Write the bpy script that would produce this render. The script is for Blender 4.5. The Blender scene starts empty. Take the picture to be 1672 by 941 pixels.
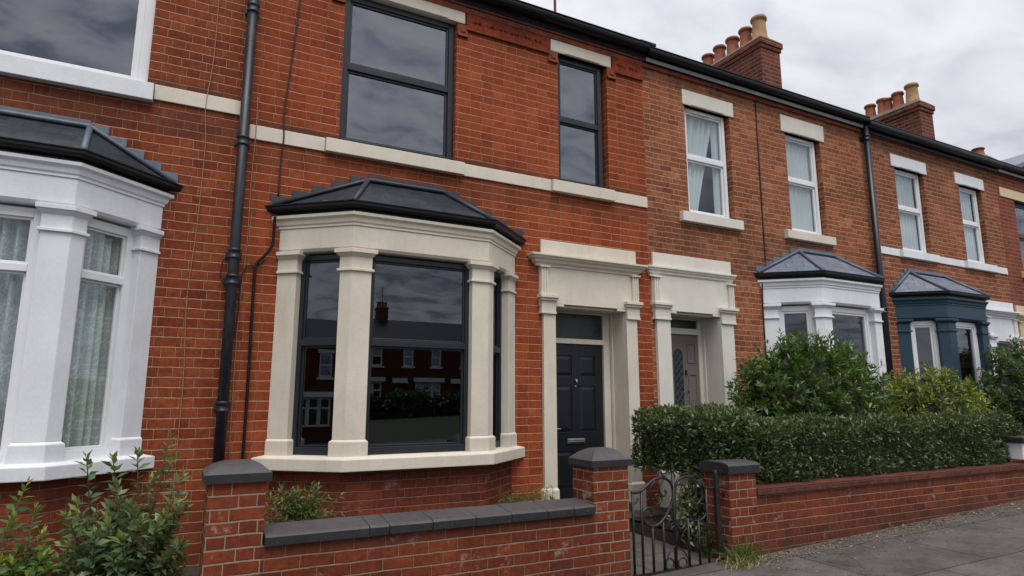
import bpy, math, random
import numpy as np
from mathutils import Vector, Matrix
random.seed(7); rng = np.random.default_rng(11)
scn = bpy.context.scene
COL = scn.collection
PI = math.pi

# ------------------------------------------------------------------ node helpers
def new_mat(name):
    m = bpy.data.materials.new(name); m.use_nodes = True
    nt = m.node_tree; nt.nodes.clear()
    return m, nt
def nd(nt, t, ins=None, **at):
    n = nt.nodes.new(t)
    for k, v in at.items(): setattr(n, k, v)
    for k, v in (ins or {}).items():
        if isinstance(v, bpy.types.NodeSocket): nt.links.new(v, n.inputs[k])
        else: n.inputs[k].default_value = v
    return n
def mth(nt, op, a, b=0.0, c=0.0, clamp=False):
    n = nt.nodes.new('ShaderNodeMath'); n.operation = op; n.use_clamp = clamp
    for i, v in enumerate((a, b, c)):
        if isinstance(v, bpy.types.NodeSocket): nt.links.new(v, n.inputs[i])
        else: n.inputs[i].default_value = v
    return n.outputs[0]
def mixc(nt, f, a, b, mode='MIX'):
    n = nt.nodes.new('ShaderNodeMix'); n.data_type = 'RGBA'; n.blend_type = mode
    for s, v in ((n.inputs[0], f), (n.inputs[6], a), (n.inputs[7], b)):
        if isinstance(v, bpy.types.NodeSocket): nt.links.new(v, s)
        elif isinstance(v, (int, float)): s.default_value = v
        else: s.default_value = (*v, 1)
    return n.outputs[2]
def ramp(nt, fac, stops, mode='LINEAR'):
    n = nt.nodes.new('ShaderNodeValToRGB'); nt.links.new(fac, n.inputs[0])
    n.color_ramp.interpolation = mode
    e = n.color_ramp.elements
    while len(e) < len(stops): e.new(0.5)
    for el, (p, c) in zip(e, stops):
        el.position = p
        el.color = (*c, 1) if not isinstance(c, (int, float)) else (c, c, c, 1)
    return n.outputs[0]
def noise(nt, vec, scale, detail=4, rough=.55, dist=0):
    n = nd(nt, 'ShaderNodeTexNoise', {'Scale': scale, 'Detail': detail, 'Roughness': rough, 'Distortion': dist})
    if vec is not None: nt.links.new(vec, n.inputs['Vector'])
    return n
def finish(nt, bsdf):
    o = nt.nodes.new('ShaderNodeOutputMaterial'); nt.links.new(bsdf, o.inputs[0])

def brick_mat(name, tones, mortar, sw=.2, hw=.12, h=.093, mw=.010, rough=.85, salt=0.0, mott=.35, jit=.004, perp=.6, soot=(), gain=1.0):
    tones = [tuple(c * gain for c in t) for t in tones]
    m, nt = new_mat(name)
    tc = nd(nt, 'ShaderNodeTexCoord')
    uv = tc.outputs['UV']
    wob = noise(nt, uv, 5.0, 3)
    sep = nd(nt, 'ShaderNodeSeparateXYZ', {0: uv})
    u = mth(nt, 'ADD', sep.outputs[0], 50.0)
    v = mth(nt, 'ADD', mth(nt, 'ADD', sep.outputs[1], 20.0), mth(nt, 'MULTIPLY', mth(nt, 'SUBTRACT', wob.outputs[0], .5), jit * 4))
    row = mth(nt, 'FLOOR', mth(nt, 'DIVIDE', v, h))
    rv = mth(nt, 'SUBTRACT', v, mth(nt, 'MULTIPLY', row, h))
    P = sw + hw
    rj = nd(nt, 'ShaderNodeTexWhiteNoise', {'W': row}, noise_dimensions='1D')
    off = mth(nt, 'MULTIPLY', mth(nt, 'FRACT', mth(nt, 'MULTIPLY', row, .5)), P)
    uo = mth(nt, 'ADD', mth(nt, 'ADD', u, off), mth(nt, 'MULTIPLY', rj.outputs[0], .03))
    cell = mth(nt, 'FLOOR', mth(nt, 'DIVIDE', uo, P))
    t = mth(nt, 'SUBTRACT', uo, mth(nt, 'MULTIPLY', cell, P))
    if hw > 0:
        cid = mth(nt, 'ADD', mth(nt, 'MULTIPLY', cell, 2.0), mth(nt, 'GREATER_THAN', t, sw))
        du = mth(nt, 'MINIMUM', mth(nt, 'MINIMUM', t, mth(nt, 'ABSOLUTE', mth(nt, 'SUBTRACT', t, sw))), mth(nt, 'SUBTRACT', P, t))
    else:
        cid = cell
        du = mth(nt, 'MINIMUM', t, mth(nt, 'SUBTRACT', P, t))
    dv = mth(nt, 'MINIMUM', rv, mth(nt, 'SUBTRACT', h, rv))
    fine = noise(nt, uv, 90.0, 3)
    du = mth(nt, 'ADD', du, mw * .5 * (1 - perp))
    d = mth(nt, 'ADD', mth(nt, 'MINIMUM', du, dv), mth(nt, 'MULTIPLY', mth(nt, 'SUBTRACT', fine.outputs[0], .5), .006))
    face = nd(nt, 'ShaderNodeMapRange', {'Value': d, 'From Min': mw * .5 - .0018, 'From Max': mw * .5 + .0022}, interpolation_type='SMOOTHSTEP').outputs[0]
    cv = nd(nt, 'ShaderNodeCombineXYZ', {0: cid, 1: row})
    wn = nd(nt, 'ShaderNodeTexWhiteNoise', {'Vector': cv.outputs[0]}, noise_dimensions='2D')
    k = len(tones)
    col = ramp(nt, wn.outputs[0], [(i / (k - 1), c) for i, c in enumerate(tones)])
    mo = noise(nt, uv, 22.0, 6, .65)
    lo = noise(nt, uv, .9, 4, .6)
    mr = nd(nt, 'ShaderNodeMapRange', {'Value': mo.outputs[0], 'From Min': .25, 'From Max': .75, 'To Min': 1 - mott, 'To Max': 1 + mott * .7}).outputs[0]
    lr = nd(nt, 'ShaderNodeMapRange', {'Value': lo.outputs[0], 'From Min': .32, 'From Max': .68, 'To Min': .70, 'To Max': 1.12}).outputs[0]
    stv = noise(nt, nd(nt, 'ShaderNodeMapping', {'Vector': uv, 'Scale': (2.6, .28, 1.0)}).outputs[0], 1.6, 6, .7)
    lr = mth(nt, 'MULTIPLY', lr, nd(nt, 'ShaderNodeMapRange', {'Value': stv.outputs[0], 'From Min': .5, 'From Max': .72, 'To Min': 1.0, 'To Max': .66}).outputs[0])
    mul = mth(nt, 'MULTIPLY', mr, lr)
    mc = nd(nt, 'ShaderNodeCombineXYZ', {0: mul, 1: mul, 2: mul}).outputs[0]
    col = mixc(nt, 1.0, col, mc, 'MULTIPLY')
    # old dark specks burnt into some bricks
    sp = noise(nt, uv, 60.0, 2)
    spm = nd(nt, 'ShaderNodeMapRange', {'Value': sp.outputs[0], 'From Min': .66, 'From Max': .74, 'To Max': .45}).outputs[0]
    col = mixc(nt, spm, col, (.06, .03, .025))
    if salt > 0:
        sn = noise(nt, uv, 4.5, 6, .75)
        sf = nd(nt, 'ShaderNodeMapRange', {'Value': sn.outputs[0], 'From Min': .59, 'From Max': .72, 'To Max': salt}).outputs[0]
        col = mixc(nt, sf, col, (.52, .44, .40))
    mn = noise(nt, uv, 14.0, 4)
    mcol = mixc(nt, mn.outputs[0], [c * .6 for c in mortar], [min(1, c * 1.3) for c in mortar])
    base = mixc(nt, face, mcol, col)
    for (za, zb, amt, slope) in soot:      # grime: (from, to, strength, street slope)
        zz = mth(nt, 'SUBTRACT', sep.outputs[1], mth(nt, 'MULTIPLY', sep.outputs[0], slope)) if slope else sep.outputs[1]
        sn2 = noise(nt, nd(nt, 'ShaderNodeMapping', {'Vector': uv, 'Scale': (1.0, .55, 1.0)}).outputs[0], 3.2, 6, .7)
        w_ = (zb - za) * .35
        a_ = nd(nt, 'ShaderNodeMapRange', {'Value': zz, 'From Min': za, 'From Max': za + .012}).outputs[0]
        b_ = nd(nt, 'ShaderNodeMapRange', {'Value': mth(nt, 'ADD', zz, mth(nt, 'MULTIPLY', mth(nt, 'SUBTRACT', sn2.outputs[0], .5), (zb - za) * 1.6)), 'From Min': zb - w_, 'From Max': zb + w_, 'To Min': 1.0, 'To Max': 0.0}).outputs[0]
        k_ = nd(nt, 'ShaderNodeMapRange', {'Value': sn2.outputs[0], 'From Min': .35, 'From Max': .6, 'To Min': .35, 'To Max': 1.0}).outputs[0]
        f_ = mth(nt, 'MULTIPLY', mth(nt, 'MULTIPLY', a_, b_), mth(nt, 'MULTIPLY', k_, amt), clamp=True)
        base = mixc(nt, f_, base, (.045, .028, .022))
    hgt = mth(nt, 'ADD', face, mth(nt, 'MULTIPLY', mo.outputs[0], .5))
    bmp = nd(nt, 'ShaderNodeBump', {'Height': hgt, 'Strength': 1.0, 'Distance': .008})
    b = nd(nt, 'ShaderNodeBsdfPrincipled', {'Base Color': base, 'Roughness': rough, 'Normal': bmp.outputs[0], 'Specular IOR Level': .15})
    finish(nt, b.outputs[0])
    return m

def surf(name, col, rough=.6, var=.15, scale=3.0, bump=.15, bscale=60.0, metal=0.0, stain=None, stain_amt=.4, spec=.4, dist=.003, top=None):
    m, nt = new_mat(name)
    tc = nd(nt, 'ShaderNodeTexCoord'); ob = tc.outputs['Object']
    n1 = noise(nt, ob, scale, 6, .6); n2 = noise(nt, ob, bscale, 4, .6)
    f = nd(nt, 'ShaderNodeMapRange', {'Value': n1.outputs[0], 'From Min': .3, 'From Max': .7, 'To Min': 1 - var, 'To Max': 1 + var * .6}).outputs[0]
    f = mth(nt, 'MULTIPLY', f, nd(nt, 'ShaderNodeMapRange', {'Value': n2.outputs[0], 'From Min': .3, 'From Max': .7, 'To Min': 1 - var * .6, 'To Max': 1 + var * .4}).outputs[0])
    base = mixc(nt, 1.0, col, nd(nt, 'ShaderNodeCombineXYZ', {0: f, 1: f, 2: f}).outputs[0], 'MULTIPLY')
    if stain:
        mp = nd(nt, 'ShaderNodeMapping', {'Vector': ob, 'Scale': (3.0, 3.0, .7)})
        n3 = noise(nt, mp.outputs[0], 2.2, 7, .7)
        sf = nd(nt, 'ShaderNodeMapRange', {'Value': n3.outputs[0], 'From Min': .52, 'From Max': .78, 'To Max': stain_amt}).outputs[0]
        base = mixc(nt, sf, base, stain)
    if top:      # paler upward faces: dust and lichen, plus top-lit contrast put into the colour
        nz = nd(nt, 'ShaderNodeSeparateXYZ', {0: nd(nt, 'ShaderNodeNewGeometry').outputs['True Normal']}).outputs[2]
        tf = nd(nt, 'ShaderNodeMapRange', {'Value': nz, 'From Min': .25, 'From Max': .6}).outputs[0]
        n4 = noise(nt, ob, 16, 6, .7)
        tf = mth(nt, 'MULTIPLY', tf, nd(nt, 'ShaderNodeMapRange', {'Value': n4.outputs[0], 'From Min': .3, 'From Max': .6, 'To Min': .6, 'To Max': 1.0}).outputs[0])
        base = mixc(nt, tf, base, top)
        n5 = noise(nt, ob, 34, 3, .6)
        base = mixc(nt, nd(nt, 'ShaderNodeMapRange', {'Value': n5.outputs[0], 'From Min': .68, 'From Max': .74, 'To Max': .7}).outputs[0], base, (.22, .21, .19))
    bmp = nd(nt, 'ShaderNodeBump', {'Height': n2.outputs[0], 'Strength': bump, 'Distance': dist})
    rr = nd(nt, 'ShaderNodeMapRange', {'Value': n1.outputs[0], 'To Min': rough - .08, 'To Max': min(1, rough + .1)}).outputs[0]
    b = nd(nt, 'ShaderNodeBsdfPrincipled', {'Base Color': base, 'Roughness': rr, 'Metallic': metal, 'Normal': bmp.outputs[0], 'Specular IOR Level': spec})
    finish(nt, b.outputs[0])
    return m

def slate_mat(name, c0, c1, rough=.42):
    m, nt = new_mat(name)
    uv = nd(nt, 'ShaderNodeTexCoord').outputs['UV']
    br = nd(nt, 'ShaderNodeTexBrick', {'Vector': uv, 'Scale': 1.0, 'Mortar Size': .003, 'Brick Width': .26, 'Row Height': .17,
            'Color1': (*c0, 1), 'Color2': (*c1, 1), 'Mortar': (.012, .013, .015, 1), 'Bias': 0.0})
    n = noise(nt, uv, 9, 6, .65)
    f = nd(nt, 'ShaderNodeMapRange', {'Value': n.outputs[0], 'From Min': .3, 'From Max': .75, 'To Min': .7, 'To Max': 1.35}).outputs[0]
    base = mixc(nt, 1.0, br.outputs[0], nd(nt, 'ShaderNodeCombineXYZ', {0: f, 1: f, 2: f}).outputs[0], 'MULTIPLY')
    s = noise(nt, nd(nt, 'ShaderNodeMapping', {'Vector': uv, 'Scale': (2.0, 9.0, 1.0)}).outputs[0], 4, 6, .7)
    sf = nd(nt, 'ShaderNodeMapRange', {'Value': s.outputs[0], 'From Min': .60, 'From Max': .70, 'To Max': .45}).outputs[0]
    base = mixc(nt, sf, base, (.25, .26, .28))
    hh = mth(nt, 'SUBTRACT', mth(nt, 'MULTIPLY', n.outputs[0], .4), br.outputs['Fac'])
    bmp = nd(nt, 'ShaderNodeBump', {'Height': hh, 'Strength': .5, 'Distance': .006})
    b = nd(nt, 'ShaderNodeBsdfPrincipled', {'Base Color': base, 'Roughness': rough, 'Normal': bmp.outputs[0], 'Specular IOR Level': .22})
    finish(nt, b.outputs[0]); return m

def glass_mat(name, tint=.3, r0=.05, wave=.0):
    m, nt = new_mat(name)
    g = nd(nt, 'ShaderNodeNewGeometry')
    dt = nd(nt, 'ShaderNodeVectorMath', {0: g.outputs['Incoming'], 1: g.outputs['Normal']}, operation='DOT_PRODUCT')
    c = mth(nt, 'SUBTRACT', 1.0, mth(nt, 'ABSOLUTE', dt.outputs['Value']), clamp=True)
    fr = mth(nt, 'ADD', r0, mth(nt, 'MULTIPLY', mth(nt, 'POWER', c, 5.0), 1 - r0), clamp=True)
    gl = nd(nt, 'ShaderNodeBsdfGlossy', {'Roughness': .003, 'Color': (.84, .90, 1, 1)})
    if wave:
        n = noise(nt, nd(nt, 'ShaderNodeTexCoord').outputs['Object'], .9, 0)
        nt.links.new(nd(nt, 'ShaderNodeBump', {'Height': n.outputs[0], 'Strength': wave, 'Distance': .05}).outputs[0], gl.inputs['Normal'])
    tr = nd(nt, 'ShaderNodeBsdfTransparent', {'Color': (tint * .97, tint, tint * 1.0, 1)})
    mx = nd(nt, 'ShaderNodeMixShader', {0: fr, 1: tr.outputs[0], 2: gl.outputs[0]})
    finish(nt, mx.outputs[0]); return m

def leaf_mat(name, stops, tip=(.16, .2, .03), rough=.42, trans=.25):
    m, nt = new_mat(name)
    g = nd(nt, 'ShaderNodeNewGeometry')
    c = ramp(nt, g.outputs['Random Per Island'], stops)
    a = nd(nt, 'ShaderNodeAttribute', attribute_name='tip')
    c = mixc(nt, a.outputs['Fac'], c, tip)
    p = nd(nt, 'ShaderNodeBsdfPrincipled', {'Base Color': c, 'Roughness': rough, 'Specular IOR Level': .45})
    t = nd(nt, 'ShaderNodeBsdfTranslucent', {'Color': mixc(nt, .5, c, (.2, .3, .03))})
    mx = nd(nt, 'ShaderNodeMixShader', {0: trans, 1: p.outputs[0], 2: t.outputs[0]})
    finish(nt, mx.outputs[0]); return m

def cloth_mat(name, col, lace=False, dens=.75):
    m, nt = new_mat(name)
    uv = nd(nt, 'ShaderNodeTexCoord').outputs['UV']
    d = nd(nt, 'ShaderNodeBsdfDiffuse', {'Color': (*col, 1)})
    t = nd(nt, 'ShaderNodeBsdfTranslucent', {'Color': (*col, 1)})
    s = nd(nt, 'ShaderNodeMixShader', {0: .35, 1: d.outputs[0], 2: t.outputs[0]})
    tr = nd(nt, 'ShaderNodeBsdfTransparent')
    if lace:
        w = noise(nt, uv, 5.0, 1.5, .5, 3.2)
        ridge = mth(nt, 'ABSOLUTE', mth(nt, 'SUBTRACT', w.outputs[0], .5))
        f = nd(nt, 'ShaderNodeMapRange', {'Value': ridge, 'From Min': .012, 'From Max': .05, 'To Min': 1.0, 'To Max': .70}).outputs[0]
        big = noise(nt, uv, 2.0, 3)
        f = mth(nt, 'MULTIPLY', f, nd(nt, 'ShaderNodeMapRange', {'Value': big.outputs[0], 'From Min': .35, 'From Max': .65, 'To Min': .7, 'To Max': 1.05}).outputs[0], clamp=True)
    else:
        f = dens
    mx = nd(nt, 'ShaderNodeMixShader', {0: f, 1: tr.outputs[0], 2: s.outputs[0]})
    finish(nt, mx.outputs[0]); return m

def paving_mat(name, col, joint, bw, bh, ang=0.0, jw=.012, var=.3, litter=.0):
    m, nt = new_mat(name)
    ob = nd(nt, 'ShaderNodeTexCoord').outputs['Object']
    mp = nd(nt, 'ShaderNodeMapping', {'Vector': ob, 'Rotation': (0, 0, ang)})
    wv = noise(nt, ob, 2.0, 4)
    vv = nd(nt, 'ShaderNodeVectorMath', {0: mp.outputs[0], 1: nd(nt, 'ShaderNodeVectorMath', {0: wv.outputs['Color'], 1: (.03, .03, 0)}, operation='MULTIPLY').outputs[0]}, operation='ADD')
    br = nd(nt, 'ShaderNodeTexBrick', {'Vector': vv.outputs[0], 'Scale': 1.0, 'Mortar Size': jw, 'Mortar Smooth': .3, 'Brick Width': bw, 'Row Height': bh,
            'Color1': (*[c * .82 for c in col], 1), 'Color2': (*[c * 1.12 for c in col], 1), 'Mortar': (*joint, 1)})
    n1 = noise(nt, ob, 2.2, 7, .7); n2 = noise(nt, ob, 110, 3, .7); n3 = noise(nt, ob, 14, 5, .7)
    f = mth(nt, 'MULTIPLY', nd(nt, 'ShaderNodeMapRange', {'Value': n1.outputs[0], 'From Min': .3, 'From Max': .7, 'To Min': 1 - var, 'To Max': 1 + var}).outputs[0],
            nd(nt, 'ShaderNodeMapRange', {'Value': n2.outputs[0], 'From Min': .25, 'From Max': .75, 'To Min': .6, 'To Max': 1.45}).outputs[0])
    base = mixc(nt, 1.0, br.outputs[0], nd(nt, 'ShaderNodeCombineXYZ', {0: f, 1: f, 2: f}).outputs[0], 'MULTIPLY')
    gr = nd(nt, 'ShaderNodeMapRange', {'Value': n3.outputs[0], 'From Min': .55, 'From Max': .70, 'To Max': .55}).outputs[0]
    base = mixc(nt, gr, base, (.045, .036, .03))
    gp = noise(nt, ob, 75, 2, .5)
    gs = nd(nt, 'ShaderNodeMapRange', {'Value': gp.outputs[0], 'From Min': .66, 'From Max': .72, 'To Max': .6}).outputs[0]
    base = mixc(nt, gs, base, (.24, .21, .18))
    ck = noise(nt, ob, 1.1, 5, .6, .6)
    cr = nd(nt, 'ShaderNodeMapRange', {'Value': mth(nt, 'ABSOLUTE', mth(nt, 'SUBTRACT', ck.outputs[0], .5)), 'From Min': .0, 'From Max': .004, 'To Min': .75, 'To Max': 0.0}).outputs[0]
    base = mixc(nt, cr, base, joint)
    hh = mth(nt, 'SUBTRACT', mth(nt, 'MULTIPLY', n2.outputs[0], .5), br.outputs['Fac'])
    bmp = nd(nt, 'ShaderNodeBump', {'Height': hh, 'Strength': .6, 'Distance': .008})
    b = nd(nt, 'ShaderNodeBsdfPrincipled', {'Base Color': base, 'Roughness': .72, 'Normal': bmp.outputs[0], 'Specular IOR Level': .35})
    finish(nt, b.outputs[0]); return m

M = {}
redB = [(.31, .058, .021), (.34, .068, .024), (.38, .082, .028), (.32, .062, .023), (.41, .094, .032), (.27, .050, .021)]
M['brick_a'] = brick_mat('brick_facade_left', [(.27, .055, .022), (.32, .068, .026), (.36, .082, .031), (.24, .048, .023), (.38, .092, .034), (.30, .062, .025)], (.42, .26, .165), .215, .115, .090, mw=.0085, salt=.14, mott=.42, soot=((4.41, 4.50, .7, 0), (3.95, 4.26, .5, 0), (.0, .5, .4, 0)), gain=.71)
M['brick_b'] = brick_mat('brick_facade_middle', redB, (.46, .255, .155), .168, .142, .093, mw=.0088, salt=.06, mott=.3, perp=.5, soot=((4.198, 4.27, .75, 0), (5.9, 6.3, .35, 0), (3.80, 4.05, .3, 0)), gain=.80)
M['brick_bay'] = brick_mat('brick_bay_base', [(.22, .050, .029), (.27, .058, .030), (.31, .070, .034), (.18, .040, .029), (.35, .08, .034)], (.20, .14, .10), .22, 0, .082, mw=.0085, salt=.25, mott=.45, gain=.66)
M['brick_wall'] = brick_mat('brick_garden_wall', [(.22, .048, .026), (.27, .058, .029), (.31, .070, .032), (.15, .038, .030), (.34, .078, .032), (.25, .058, .025), (.29, .070, .028)], (.24, .165, .110), .222, 0, .081, mw=.010, salt=.42, mott=.45, soot=((-.5, -.02, .85, .035), (.50, .62, .35, 0)), gain=.62)
M['brick_pier'] = brick_mat('brick_gate_pier', [(.23, .050, .028), (.28, .062, .031), (.32, .072, .034), (.34, .078, .034), (.25, .055, .030)], (.27, .20, .14), .215, .110, .081, mw=.0115, salt=.6, mott=.4, perp=.8, soot=((-.5, .0, .8, .035),), gain=.64)
ora = [(.33, .105, .047), (.28, .085, .042), (.38, .135, .062), (.22, .070, .040), (.32, .098, .044), (.26, .085, .047), (.35, .115, .050), (.205, .070, .040), (.42, .175, .090), (.30, .092, .043), (.37, .15, .078)]
M['brick_c'] = brick_mat('brick_facade_orange', ora, (.50, .29, .175), .21, .105, .080, mw=.010, mott=.5, jit=.007, salt=.22, perp=.6, soot=((3.2, 3.95, .35, 0), (5.95, 6.3, .5, 0)), gain=.92)
M['brick_d'] = brick_mat('brick_facade_brown', [(c[0] * .93, c[1] * .95, c[2]) for c in ora], (.48, .29, .18), .21, .105, .080, mw=.010, mott=.5, jit=.007, salt=.08, perp=.6, soot=((5.9, 6.3, .5, 0),), gain=.86)
M['brick_e'] = brick_mat('brick_facade_dark_red', [(.32, .08, .045), (.27, .066, .04), (.36, .09, .05), (.30, .075, .045)], (.32, .21, .15), .21, .105, .080, mw=.009, gain=.72)
M['brick_opp'] = brick_mat('brick_across_street', [(.13, .036, .022), (.16, .045, .026), (.11, .032, .021)], (.13, .09, .07), .21, .105, .080, gain=.8)
M['brick_stack'] = brick_mat('brick_chimney', [(.26, .075, .045), (.20, .06, .042), (.30, .085, .05), (.13, .05, .04), (.24, .07, .042)], (.30, .20, .145), .21, .105, .085, mw=.011, mott=.55, gain=.72)
M['terracotta'] = surf('moulded_terracotta', (.24, .050, .022), .8, .3, 8, .4, 40, stain=(.08, .035, .03), stain_amt=.6)
M['frieze'] = brick_mat('brick_frieze', [(.28, .055, .023), (.31, .062, .025), (.25, .048, .022)], (.16, .06, .035), .23, 0, .085, mw=.006, mott=.6, gain=.85)
M['eaves_brick'] = brick_mat('brick_eaves_course', [(.24, .058, .036), (.30, .07, .038), (.18, .05, .036), (.34, .08, .04)], (.20, .14, .10), .11, 0, .075, mw=.010, mott=.5)
M['cream'] = surf('cream_painted_stone', (.615, .555, .465), .66, .09, 2.0, .22, 45, stain=(.36, .30, .22), stain_amt=.38)
M['cream_c'] = surf('offwhite_painted_stone', (.63, .60, .545), .66, .08, 2.0, .2, 45, stain=(.40, .34, .26), stain_amt=.32)
M['ivory'] = surf('yellow_cream_stone', (.60, .48, .31), .65, .1, 3.0, .2, 45)
M['white'] = surf('white_painted_stone', (.68, .69, .725), .58, .08, 2.0, .3, 40, stain=(.46, .44, .41), stain_amt=.34)
M['teal'] = surf('teal_painted_stone', (.013, .041, .066), .5, .12, 3.0, .15, 40)
M['anthracite'] = surf('anthracite_frame_paint', (.015, .0185, .025), .36, .08, 4, .05, 60)
M['pvc'] = surf('white_plastic_frame', (.70, .71, .73), .32, .04, 3, .03, 60)
M['black'] = surf('black_gutter_plastic', (.006, .006, .008), .36, .3, 3, .1, 30, spec=.28)
M['navy_gutter'] = surf('dark_navy_gutter', (.010, .014, .022), .34, .3, 3, .1, 30)
M['iron_pipe'] = surf('black_cast_iron_paint', (.016, .019, .027), .42, .3, 6, .35, 35, stain=(.10, .11, .13), stain_amt=.5)
M['wrought'] = surf('black_wrought_iron', (.016, .015, .016), .42, .35, 12, .5, 50, stain=(.05, .035, .025), stain_amt=.4)
M['cable'] = surf('black_cable', (.012, .012, .012), .55, .1)
M['pale_cable'] = surf('pale_cable_sheath', (.30, .17, .10), .6, .15)
M['trim'] = surf('grey_fascia_trim', (.30, .30, .29), .5, .3, 5, .2, 40, stain=(.1, .09, .08), stain_amt=.7)
M['slate'] = slate_mat('dark_roof_slate', (.018, .022, .031), (.032, .038, .052), .45)
M['slate_grey'] = slate_mat('grey_roof_slate', (.125, .145, .185), (.165, .185, .23), .42)
M['lead'] = surf('lead_flashing', (.115, .138, .180), .45, .3, 6, .25, 25)
M['lead_dark'] = surf('dark_lead_flashing', (.035, .040, .050), .5, .3, 6, .25, 25)
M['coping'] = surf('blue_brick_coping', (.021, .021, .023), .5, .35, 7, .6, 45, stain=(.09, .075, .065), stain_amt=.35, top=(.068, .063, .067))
M['coping_red'] = brick_mat('brick_on_edge_coping', [(.19, .058, .042), (.24, .066, .044), (.15, .055, .048), (.27, .075, .046)], (.10, .07, .055), .085, 0, .24, mw=.008, mott=.5, gain=.62)
M['pot'] = surf('clay_chimney_pot', (.26, .078, .04), .75, .3, 6, .3, 30, stain=(.12, .06, .045), stain_amt=.5)
M['pot_buff'] = surf('buff_chimney_pot', (.36, .21, .10), .75, .3, 6, .3, 30, stain=(.15, .09, .05), stain_amt=.5)
M['cap'] = surf('weathered_mortar_cap', (.15, .125, .09), .9, .4, 9, .6, 40, stain=(.07, .06, .045), stain_amt=.6)
M['glass'] = glass_mat('window_glass', .40, .10)
M['glass_up'] = glass_mat('upper_window_glass', .30, .20)
M['glass_clear'] = glass_mat('clear_window_glass', .95, .055)
M['frosted'] = surf('dark_fanlight_glass', (.036, .040, .041), .28, .3, 5, .6, 45, spec=.35)
M['net'] = cloth_mat('sheer_net_curtain', (.86, .89, .90), dens=.92)
M['drape'] = cloth_mat('white_drape', (.88, .90, .92), dens=.97)
M['lace'] = cloth_mat('lace_curtain', (.95, .98, .93), True)
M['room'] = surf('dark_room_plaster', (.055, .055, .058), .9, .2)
M['navy_door'] = surf('navy_door_paint', (.0075, .0088, .0130), .42, .1, 3, .05, 50)
M['grey_door'] = surf('grey_door_paint', (.16, .14, .128), .5, .12, 3, .05, 50)
M['chrome'] = surf('brushed_metal', (.55, .55, .54), .3, .1, 20, .1, 90, metal=1.0)
M['pave'] = paving_mat('worn_grey_paving', (.086, .079, .075), (.016, .014, .013), 1.35, .92, .06, .008, .42)
M['pathtile'] = paving_mat('dark_path_paving', (.10, .086, .075), (.04, .034, .03), .6, .45, 0, .01, .35)
M['road'] = surf('asphalt', (.05, .05, .052), .85, .25, 2, .6, 120, dist=.01)
M['kerb'] = surf('granite_kerb', (.22, .215, .21), .75, .2, 10, .4, 60)
M['soil'] = surf('garden_soil', (.045, .033, .022), .95, .4, 12, .8, 40, dist=.03)
M['grass_g'] = surf('verge_ground', (.05, .06, .03), .95, .3, 3, .8, 40, dist=.03)
M['bark'] = surf('twig_bark', (.085, .055, .035), .85, .35, 20, .5, 60)
M['stem_green'] = surf('green_stem', (.10, .11, .04), .7, .3, 20, .2, 60)
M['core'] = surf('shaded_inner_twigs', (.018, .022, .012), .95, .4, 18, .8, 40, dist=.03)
M['leaf_hedge'] = leaf_mat('privet_leaf', [(0, (.030, .050, .020)), (.45, (.054, .081, .032)), (.8, (.088, .120, .050)), (1, (.140, .172, .085))], (.17, .19, .04), .33, .16)
M['leaf_dark'] = leaf_mat('glossy_dark_leaf', [(0, (.026, .060, .015)), (.5, (.045, .094, .022)), (1, (.080, .145, .032))], (.16, .26, .040), .34, .22)
M['leaf_gold'] = leaf_mat('golden_leaf', [(0, (.050, .085, .013)), (.5, (.11, .150, .018)), (1, (.20, .215, .024))], (.36, .37, .035), .42, .25)
M['leaf_mid'] = leaf_mat('mid_green_leaf', [(0, (.034, .068, .022)), (.5, (.052, .098, .028)), (1, (.085, .14, .040))], (.24, .26, .05), .45, .25)
M['leaf_young'] = leaf_mat('young_green_leaf', [(0, (.050, .095, .026)), (.5, (.085, .15, .035)), (1, (.14, .21, .045))], (.30, .33, .06), .45, .28)
M['leaf_blue'] = leaf_mat('blue_green_leaf', [(0, (.060, .105, .048)), (.5, (.098, .158, .066)), (1, (.155, .22, .095))], (.24, .26, .06), .45, .25)
M['leaf_var'] = leaf_mat('variegated_leaf', [(0, (.10, .15, .05)), (.5, (.18, .24, .10)), (1, (.36, .40, .22))], (.50, .33, .05), .45, .25)
M['leaf_weed'] = leaf_mat('weed_leaf', [(0, (.05, .085, .018)), (.5, (.085, .13, .026)), (1, (.14, .18, .035))], (.22, .19, .06), .5, .25)
M['straw'] = leaf_mat('dry_grass_blade', [(0, (.16, .17, .05)), (.5, (.26, .24, .09)), (1, (.38, .31, .14))], (.4, .3, .15), .6, .2)
M['litter'] = leaf_mat('fallen_leaf', [(0, (.07, .045, .03)), (.5, (.16, .11, .065)), (.8, (.34, .25, .15)), (1, (.28, .11, .035))], (.4, .3, .1), .7, .05)

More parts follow.
